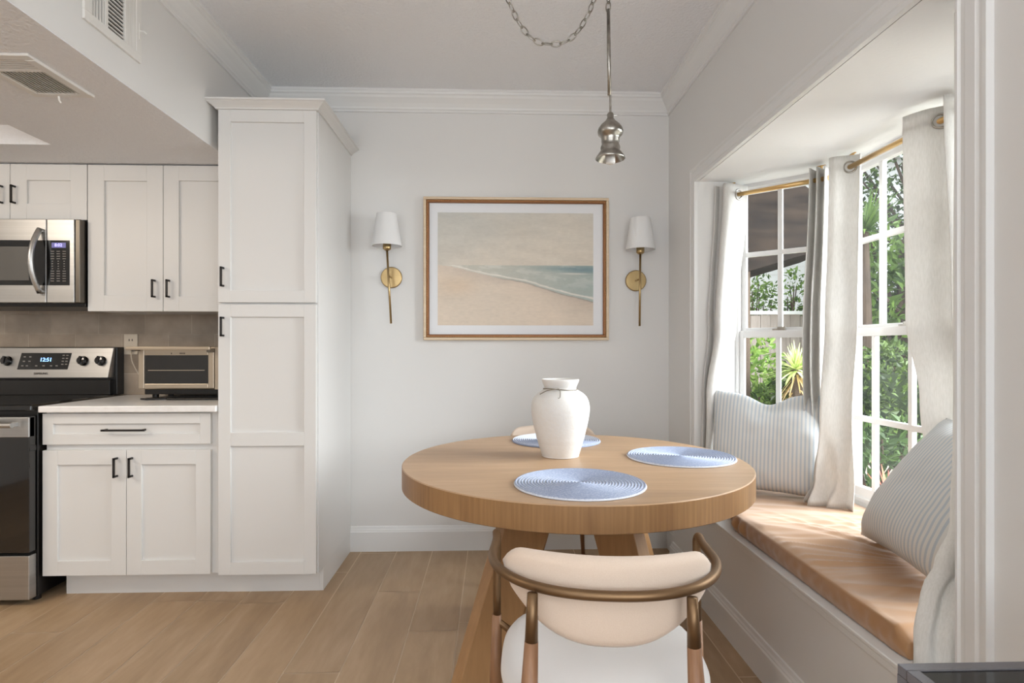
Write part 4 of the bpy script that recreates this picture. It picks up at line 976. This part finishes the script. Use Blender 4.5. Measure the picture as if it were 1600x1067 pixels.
curtain([(zt_, [(.395,-.05),(.405,.04),(.425,-.045),(.438,.04),(.455,-.04),(.462,.02)]),
         (1.2, [(.37,-.06),(.385,.03),(.40,-.055),(.42,.03),(.435,-.045),(.445,.01)]),
         (0.505, [(.385,-.075),(.40,.02),(.42,-.06),(.43,.0),(.455,-.06),(.455,-.02)])],
        'narrow off-white curtain at the bay corner behind the dented pillow', None, pf=p1, seed=2)
curtain([(zt_, [(-.005,-.055),(-.012,.02),(.005,-.06),(.030,-.058),(.045,-.015),(.068,.032),(.078,.025)]),
         (1.3, [(-.01,-.07),(-.015,.0),(.00,-.075),(.02,-.07),(.040,-.02),(.058,.02),(.066,.02)]),
         (0.85, [(-.01,-.09),(-.02,-.02),(.00,-.10),(.015,-.085),(.035,-.04),(.05,.005),(.06,.0)]),
         (0.60, [(-.02,-.12),(-.02,-.05),(.01,-.13),(.015,-.07),(.05,-.05),(.05,.0),(.10,-.01)]),
         (0.503, [(-.03,-.16),(-.02,-.09),(.02,-.17),(.03,-.09),(.06,-.10),(.07,-.02),(.12,-.03)])],
        'off-white curtain at the bay corner with its bottom bunched on the pad', [(.051, math.radians(-27))], pf=p2, seed=3)
curtain([(zt_, [(.452,-.045),(.458,-.062),(.525,-.03),(.562,.02),(.60,.06),(.62,.0),(.64,-.06),(.66,.05)]),
         (1.3, [(.462,-.045),(.470,-.060),(.52,-.030),(.562,.01),(.61,.045),(.63,-.01),(.66,-.045),(.68,.04)]),
         (1.0, [(.480,-.01),(.488,-.022),(.53,.0),(.575,.03),(.61,.055),(.63,.02),(.66,.01),(.68,.05)]),
         (0.50, [(.50,.045),(.51,.035),(.54,.045),(.58,.055),(.61,.06),(.63,.045),(.66,.04),(.68,.055)])],
        'off-white curtain hanging behind the slumped pillow', [(.549, math.radians(-40))], pf=p2, seed=4)
ww = lambda s_, t: (s_, t, 0)
curtain([(zt_, [(1.30,1.45),(1.20,1.42),(1.13,1.375),(1.15,1.34),(1.18,1.36),(1.20,1.31),(1.14,1.285)]),
         (0.95, [(1.28,1.42),(1.19,1.41),(1.125,1.375),(1.145,1.34),(1.17,1.35),(1.18,1.305),(1.14,1.285)]),
         (0.75, [(1.24,1.41),(1.17,1.40),(1.115,1.370),(1.13,1.335),(1.15,1.34),(1.16,1.305),(1.13,1.285)]),
         (0.66, [(1.20,1.41),(1.13,1.40),(1.075,1.37),(1.09,1.335),(1.115,1.34),(1.12,1.305),(1.10,1.285)]),
         (0.60, [(1.12,1.40),(1.06,1.375),(1.030,1.355),(1.045,1.325),(1.065,1.33),(1.075,1.30),(1.08,1.28)]),
         (0.51, [(1.06,1.362),(1.03,1.355),(1.004,1.345),(1.012,1.312),(1.035,1.315),(1.045,1.288),(1.07,1.278)]),
         (0.434, [(1.06,1.345),(1.02,1.342),(0.998,1.335),(1.006,1.308),(1.03,1.303),(1.043,1.284),(1.07,1.276)])],
        'off-white curtain at the near jamb spilling over the end of the pad', None, pf=ww, seed=6)

# ------------------------------------------------------------------ console table in the lower right corner
ct = empty('console_table', (0.80, 0.50, 0), 'dark metal framed glass console table, only its far corner in view', 'table')
kx0, kx1, ky0, ky1, kz = 0.556, 1.02, 0.05, 0.776, 0.75
b = MB(); w_ = 0.018
b.box(kx0, kx1, ky1-w_, ky1, kz-0.014, kz); b.box(kx0, kx1, ky0, ky0+w_, kz-0.014, kz); b.box(kx0, kx0+w_, ky0+w_, ky1-w_, kz-0.014, kz); b.box(kx1-w_, kx1, ky0+w_, ky1-w_, kz-0.014, kz)
b.build('frame', M['consolem'], ct, bevel=0.001)
MB().box(kx0+w_, kx1-w_, ky0+w_, ky1-w_, kz-0.006, kz-0.002).build('glass_top', M['tableglass'], ct)
for x in (kx0, kx1-w_):
    for y in (ky0, ky1-w_): MB().box(x, x+w_, y, y+w_, 0, kz-0.014).build('leg', M['consolem'], ct)
MB().box(kx0+w_, kx1-w_, ky0+w_, ky1-w_, 0.52, 0.528).build('lower_shelf', mat('pale_shelf_panel', s2l('#dcd8d2'), 0.5), ct)

# ------------------------------------------------------------------ garden
ZG = -0.15
struct(MB().prism([(1.78,-8),(30,-8),(30,30),(-6,30),(-6,3.6),(1.78,3.6)], ZG-0.2, ZG).build('ground', M['soil']))
def leaves(b, c, rad, n, size, seed, shell=0.35, asp=0.42, drop=0.0):
    rnd = random.Random(seed)
    for _ in range(n):
        while True:
            d = Vector((rnd.uniform(-1,1), rnd.uniform(-1,1), rnd.uniform(-1,1)))
            if shell < d.length < 1: break
        p = Vector(c)+Vector((d.x*rad[0], d.y*rad[1], d.z*rad[2]))
        s_ = size*rnd.uniform(0.6, 1.3); ax = (d.normalized()*0.5+Vector((rnd.uniform(-1,1), rnd.uniform(-1,1), rnd.uniform(-1,1)-drop))).normalized(); sd = ax.cross(Vector((rnd.uniform(-1,1), rnd.uniform(-1,1), rnd.uniform(-1,1)))).normalized()
        nn = ax.cross(sd)*0.12*s_
        b.b.faces.new([b.v(p), b.v(p+ax*s_*.45+sd*s_*asp*.5+nn), b.v(p+ax*s_), b.v(p+ax*s_*.45-sd*s_*asp*.5+nn)])
def stems(b, p0, tips, r):
    for t in tips:
        m_ = (Vector(p0)*0.5+Vector(t)*0.5)+Vector((random.uniform(-.1,.1), random.uniform(-.1,.1), 0)); b.tube([p0, m_, t], [r, r*.7, r*.3], 7)
def shrub(name, label, cat, c, rad, n, size, lm, seed, group=None, shell=0.35):
    c = Vector(c); r = empty(name, (c.x, c.y, ZG), label, cat, group); random.seed(seed)
    b = MB(); stems(b, (c.x, c.y, ZG), [c+Vector((random.uniform(-.7,.7)*rad[0], random.uniform(-.7,.7)*rad[1], random.uniform(-.3,.7)*rad[2])) for _ in range(7)], 0.025)
    b.build('branches', M['bark'], r)
    b = MB(); leaves(b, c, rad, n, size, seed, shell); b.build('foliage', lm, r); return r
def tree(label, base, h, crowns, lm, seed, size=0.14, group='trees beyond the bay windows', tr=0.12):
    r = empty('tree', (base[0], base[1], ZG), label, 'tree', group); random.seed(seed)
    b = MB(); tp = (base[0]+.15, base[1]+.1, h*0.75); b.tube([(base[0],base[1],ZG),(base[0]+.05,base[1],h*.4),tp], [tr,tr*.8,tr*.5], 10)
    for c, rad, n in crowns: stems(b, (base[0]+.05, base[1], h*.4), [Vector(c)+Vector((random.uniform(-.8,.8)*rad[0], random.uniform(-.8,.8)*rad[1], random.uniform(-.6,.8)*rad[2])) for _ in range(6)], tr*.35)
    b.build('trunk', M['bark'], r)
    b = MB()
    for k, (c, rad, n) in enumerate(crowns): leaves(b, c, rad, n, size, seed*10+k, 0.25)
    b.build('foliage', lm, r); return r
# fence behind the garden
fn = empty('wooden_fence', (6, 8.0, ZG), 'weathered grey board fence across the back of the garden', 'fence')
random.seed(3); b = MB(); x = 0.5
while x < 14:
    b.box(x, x+0.136, 8.0+random.uniform(-.006,.006), 8.022, ZG, 1.64+random.uniform(-.01,.01)); x += 0.142
b.build('boards', M['fence'], fn)
MB().box(0.5, 14, 8.03, 8.07, 1.30, 1.39).build('rail', M['fence'], fn)
MB().box(0.5, 14, 7.97, 8.09, 1.652, 1.70).build('cap_rail', M['siding'], fn)
# neighbour house, siding
hs = empty('neighbour_house', (7, 12, ZG), 'white clapboard house behind the garden fence', 'house')
b = MB()
for k in range(30):
    z = ZG+k*0.18; b.hexa([(1.5,12.0,z),(10,12.0,z),(1.5,12.3,z),(10,12.3,z),(1.5,12.012,z+.18),(10,12.012,z+.18),(1.5,12.3,z+.18),(10,12.3,z+.18)])
b.build('wall', M['siding'], hs)
MB().hexa([(1.2,11.7,5.2),(10.3,11.7,5.2),(1.2,14,6.3),(10.3,14,6.3),(1.2,11.7,5.32),(10.3,11.7,5.32),(1.2,14,6.42),(10.3,14,6.42)]).build('roof', M['patio'], hs)
# dark timber patio cover
pcv = empty('patio_cover', at(1164, 900, 5.0)[:2]+(ZG,), 'dark timber patio cover with sloping gable on a brown post', 'patio roof')
def facet(pts, d0, d1, m, name):
    A = [at(x, y, d0) for x, y in pts]; nvec = Vector((0.25, d1-d0, 0)); b = MB()
    a = [b.v(p) for p in A]; c = [b.v(Vector(p)+nvec) for p in A]; n_ = len(A)
    b.b.faces.new(a); b.b.faces.new(c[::-1])
    for i in range(n_): b.b.faces.new((a[i], a[(i+1)%n_], c[(i+1)%n_], c[i]))
    return b.build(name, m, pcv)
facet([(1060,455),(1162,426),(1330,376),(1330,345),(1203,248),(1100,240),(1060,262)], 5.0, 6.3, M['patio'], 'gable')
b = MB(); p_ = at(1163, 430, 5.1); b.box(p_[0]-.035, p_[0]+.035, p_[1]-.04, p_[1]+.04, ZG, p_[2]+.15); b.build('post', M['bark'], pcv)
# plants seen through the far angled window
shrub('climbing_shrub', 'sprawling leafy vine above the fence left of the white mullion', 'shrub', at(1188,470,8.6), (.28,.2,.42), 420, .085, M['leafm'], 11, 'vines above the fence', 0.1)
shrub('climbing_shrub', 'thin upright vine above the fence in the right-hand pane', 'shrub', at(1243,465,8.6), (.17,.15,.50), 240, .08, M['leafm'], 12, 'vines above the fence', 0.1)
shrub('garden_shrub', 'bright leafy shrub in front of the fence beside the far curtain', 'shrub', at(1176,590,5.6), (.28,.25,.42), 650, .10, M['leafl'], 13)
shrub('garden_shrub', 'low dark shrub behind the dented pillow', 'shrub', at(1215,650,5.2), (.42,.3,.30), 700, .08, M['leafm'], 14)
# yucca
def blades(b, c, n, L_, w_, seed, up=0.2, droop=0.35):
    rnd = random.Random(seed)
    for i in range(n):
        a = rnd.uniform(0, 2*PI); el = rnd.uniform(-0.3, 1.35)+up*0; d = Vector((math.cos(a)*math.cos(el), math.sin(a)*math.cos(el), math.sin(el)))
        sd = d.cross(Vector((0,0,1))).normalized() if abs(d.z) < .98 else Vector((1,0,0)); l = L_*rnd.uniform(.75,1.1); P0 = Vector(c); prev = None
        for k in range(6):
            t = k/5; p = P0+d*l*t+Vector((0,0,-droop*l*t*t*math.cos(el)*.6)); ww_ = w_*(1-t**1.6)*.5+.0008
            cur = (b.v(p-sd*ww_), b.v(p+sd*ww_))
            if prev: b.b.faces.new((prev[0], prev[1], cur[1], cur[0]))
            prev = cur
yc = at(1244, 578, 4.6)
yu = empty('yucca_plant', (yc[0], yc[1], ZG), 'spiky yellow-green yucca on a shaggy trunk in front of the fence', 'plant')
MB().tube([(yc[0],yc[1],ZG),(yc[0]+.02,yc[1],.4),(yc[0],yc[1],yc[2])], [.07,.055,.04], 10).build('trunk', M['bark'], yu)
b = MB(); blades(b, yc, 85, .26, .026, 21); b.build('leaf_rosette', M['yucca'], yu)
b = MB(); rnd = random.Random(5)
for i in range(60):
    a = rnd.uniform(0, 2*PI); z = yc[2]-rnd.uniform(.02,.30); s0 = Vector((yc[0]+.04*math.cos(a), yc[1]+.04*math.sin(a), z)); e = s0+Vector((.10*math.cos(a), .10*math.sin(a), -.14)); sd = Vector((-math.sin(a), math.cos(a), 0))*.009
    b.b.faces.new([b.v(s0-sd), b.v(s0+sd), b.v(e+sd*.3), b.v(e-sd*.3)])
b.build('dry_leaf_skirt', M['strawl'], yu)
# hedge beyond the middle window
hd = empty('clipped_hedge', at(1385, 900, 4.7)[:2]+(ZG,), 'clipped green hedge outside the middle bay window', 'hedge')
hc_ = Vector(at(1400, 0, 4.9)); b = MB()
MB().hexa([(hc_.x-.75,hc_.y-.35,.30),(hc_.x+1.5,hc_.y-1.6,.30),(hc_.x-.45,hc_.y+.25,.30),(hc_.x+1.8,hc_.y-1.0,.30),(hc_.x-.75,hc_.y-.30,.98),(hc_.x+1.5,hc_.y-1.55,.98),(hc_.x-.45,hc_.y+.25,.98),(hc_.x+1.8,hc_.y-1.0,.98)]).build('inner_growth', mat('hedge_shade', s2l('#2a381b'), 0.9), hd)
for k in range(6):
    t = k/5; leaves(b, (hc_.x-.55+2.1*t, hc_.y-.05-1.25*t, .72), (.55,.46,.50), 3200, .055, 40+k, 0.6, .6)
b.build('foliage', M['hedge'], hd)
b = MB(); stems(b, (hc_.x, hc_.y-.2, ZG), [(hc_.x+x, hc_.y-.2+y, .5) for x, y in ((-.4,.1),(.1,0),(.5,-.3),(-.2,.2))], .03); b.build('stems', M['bark'], hd)
shrub('garden_shrub', 'loose dark leaved shrub low outside the middle bay window', 'shrub', at(1378,705,3.7), (.34,.30,.24), 420, .075, M['leafd'], 16, None, 0.1)
# trees
t1 = at(1300, 0, 9); tree('leafy tree with drooping fronds just beyond the hedge', at(1405,0,7.2), 3.4, [(at(1415,455,7.0), (.75,.6,.75), 950), (at(1350,420,7.6), (.5,.5,.8), 420)], M['leafm'], 31, .17)
tree('tall airy tree against the sky in the upper panes', at(1470,0,10.5), 6.0, [(at(1400,275,10), (1.5,1.2,1.1), 1150), (at(1500,330,10), (1.3,1.1,1.2), 700), (at(1360,330,10.5), (.8,.8,1.2), 380)], M['leafd'], 32, .115)
tree('dense dark tree low behind the hedge', at(1350,0,8.6), 2.6, [(at(1345,540,8.4), (1.0,.7,.75), 1500), (at(1450,520,8.6), (1.0,.7,.7), 1200)], M['leafd'], 33, .15)
tree('sunlit tree crown above the dark patio cover', at(1290,0,10.6), 5.0, [(at(1262,245,10.2), (.9,.7,.8), 800), (at(1310,300,10.4), (.8,.7,1.2), 650)], M['leafm'], 34, .15)
pm = at(1352, 360, 6.6)
pr_ = empty('palm_tree', (pm[0], pm[1], ZG), 'small spiky palm in the left panes of the middle window', 'palm')
MB().tube([(pm[0],pm[1],ZG),(pm[0]+.03,pm[1],1.3),(pm[0],pm[1],pm[2]-.02)], [.06,.05,.035], 10).build('trunk', M['bark'], pr_)
b = MB(); blades(b, pm, 70, .62, .04, 23); b.build('fronds', M['leafm'], pr_)
# strappy red plant and edging stones right outside the window
bx_, by_, ZP = 2.06, 2.93, 0.26
br_ = empty('red_bromeliad', (bx_, by_, ZP), 'red and orange strappy plant just outside the middle bay window', 'plant')
MB().tube([(bx_,by_,ZP+.001),(bx_,by_,ZP+.10)], .02, 8).build('stem', M['bark'], br_)
b = MB(); blades(b, (bx_,by_,ZP+.10), 34, .25, .024, 25); b.build('leaves', M['redleaf'], br_)
for k in range(5):
    c = Vector((1.865+0.01*(k%2), 3.03-k*0.215, ZP+0.052))
    b = MB(); bmesh.ops.create_icosphere(b.b, subdivisions=3, radius=1)
    for v_ in b.b.verts:
        n_ = 1+0.22*noise.noise(v_.co*1.3+Vector((k*3,0,0))); v_.co = Vector((v_.co.x*.072*n_+c.x, v_.co.y*.098*n_+c.y, v_.co.z*.052*n_+c.z))
    o = stand(b.build('edging_stone', M['rock'], smooth=True), c)
    tag(o, 'grey edging stone on the planter wall outside the middle bay window', 'stone', 'edging stones on the planter')
tag(stand(MB().box(1.78, 2.35, 1.9, 3.35, ZG, ZP).build('planter_wall', M['rock'], bevel=.01), (2.0, 2.6, ZG)), 'low grey stone planter wall under the edging stones', 'planter')
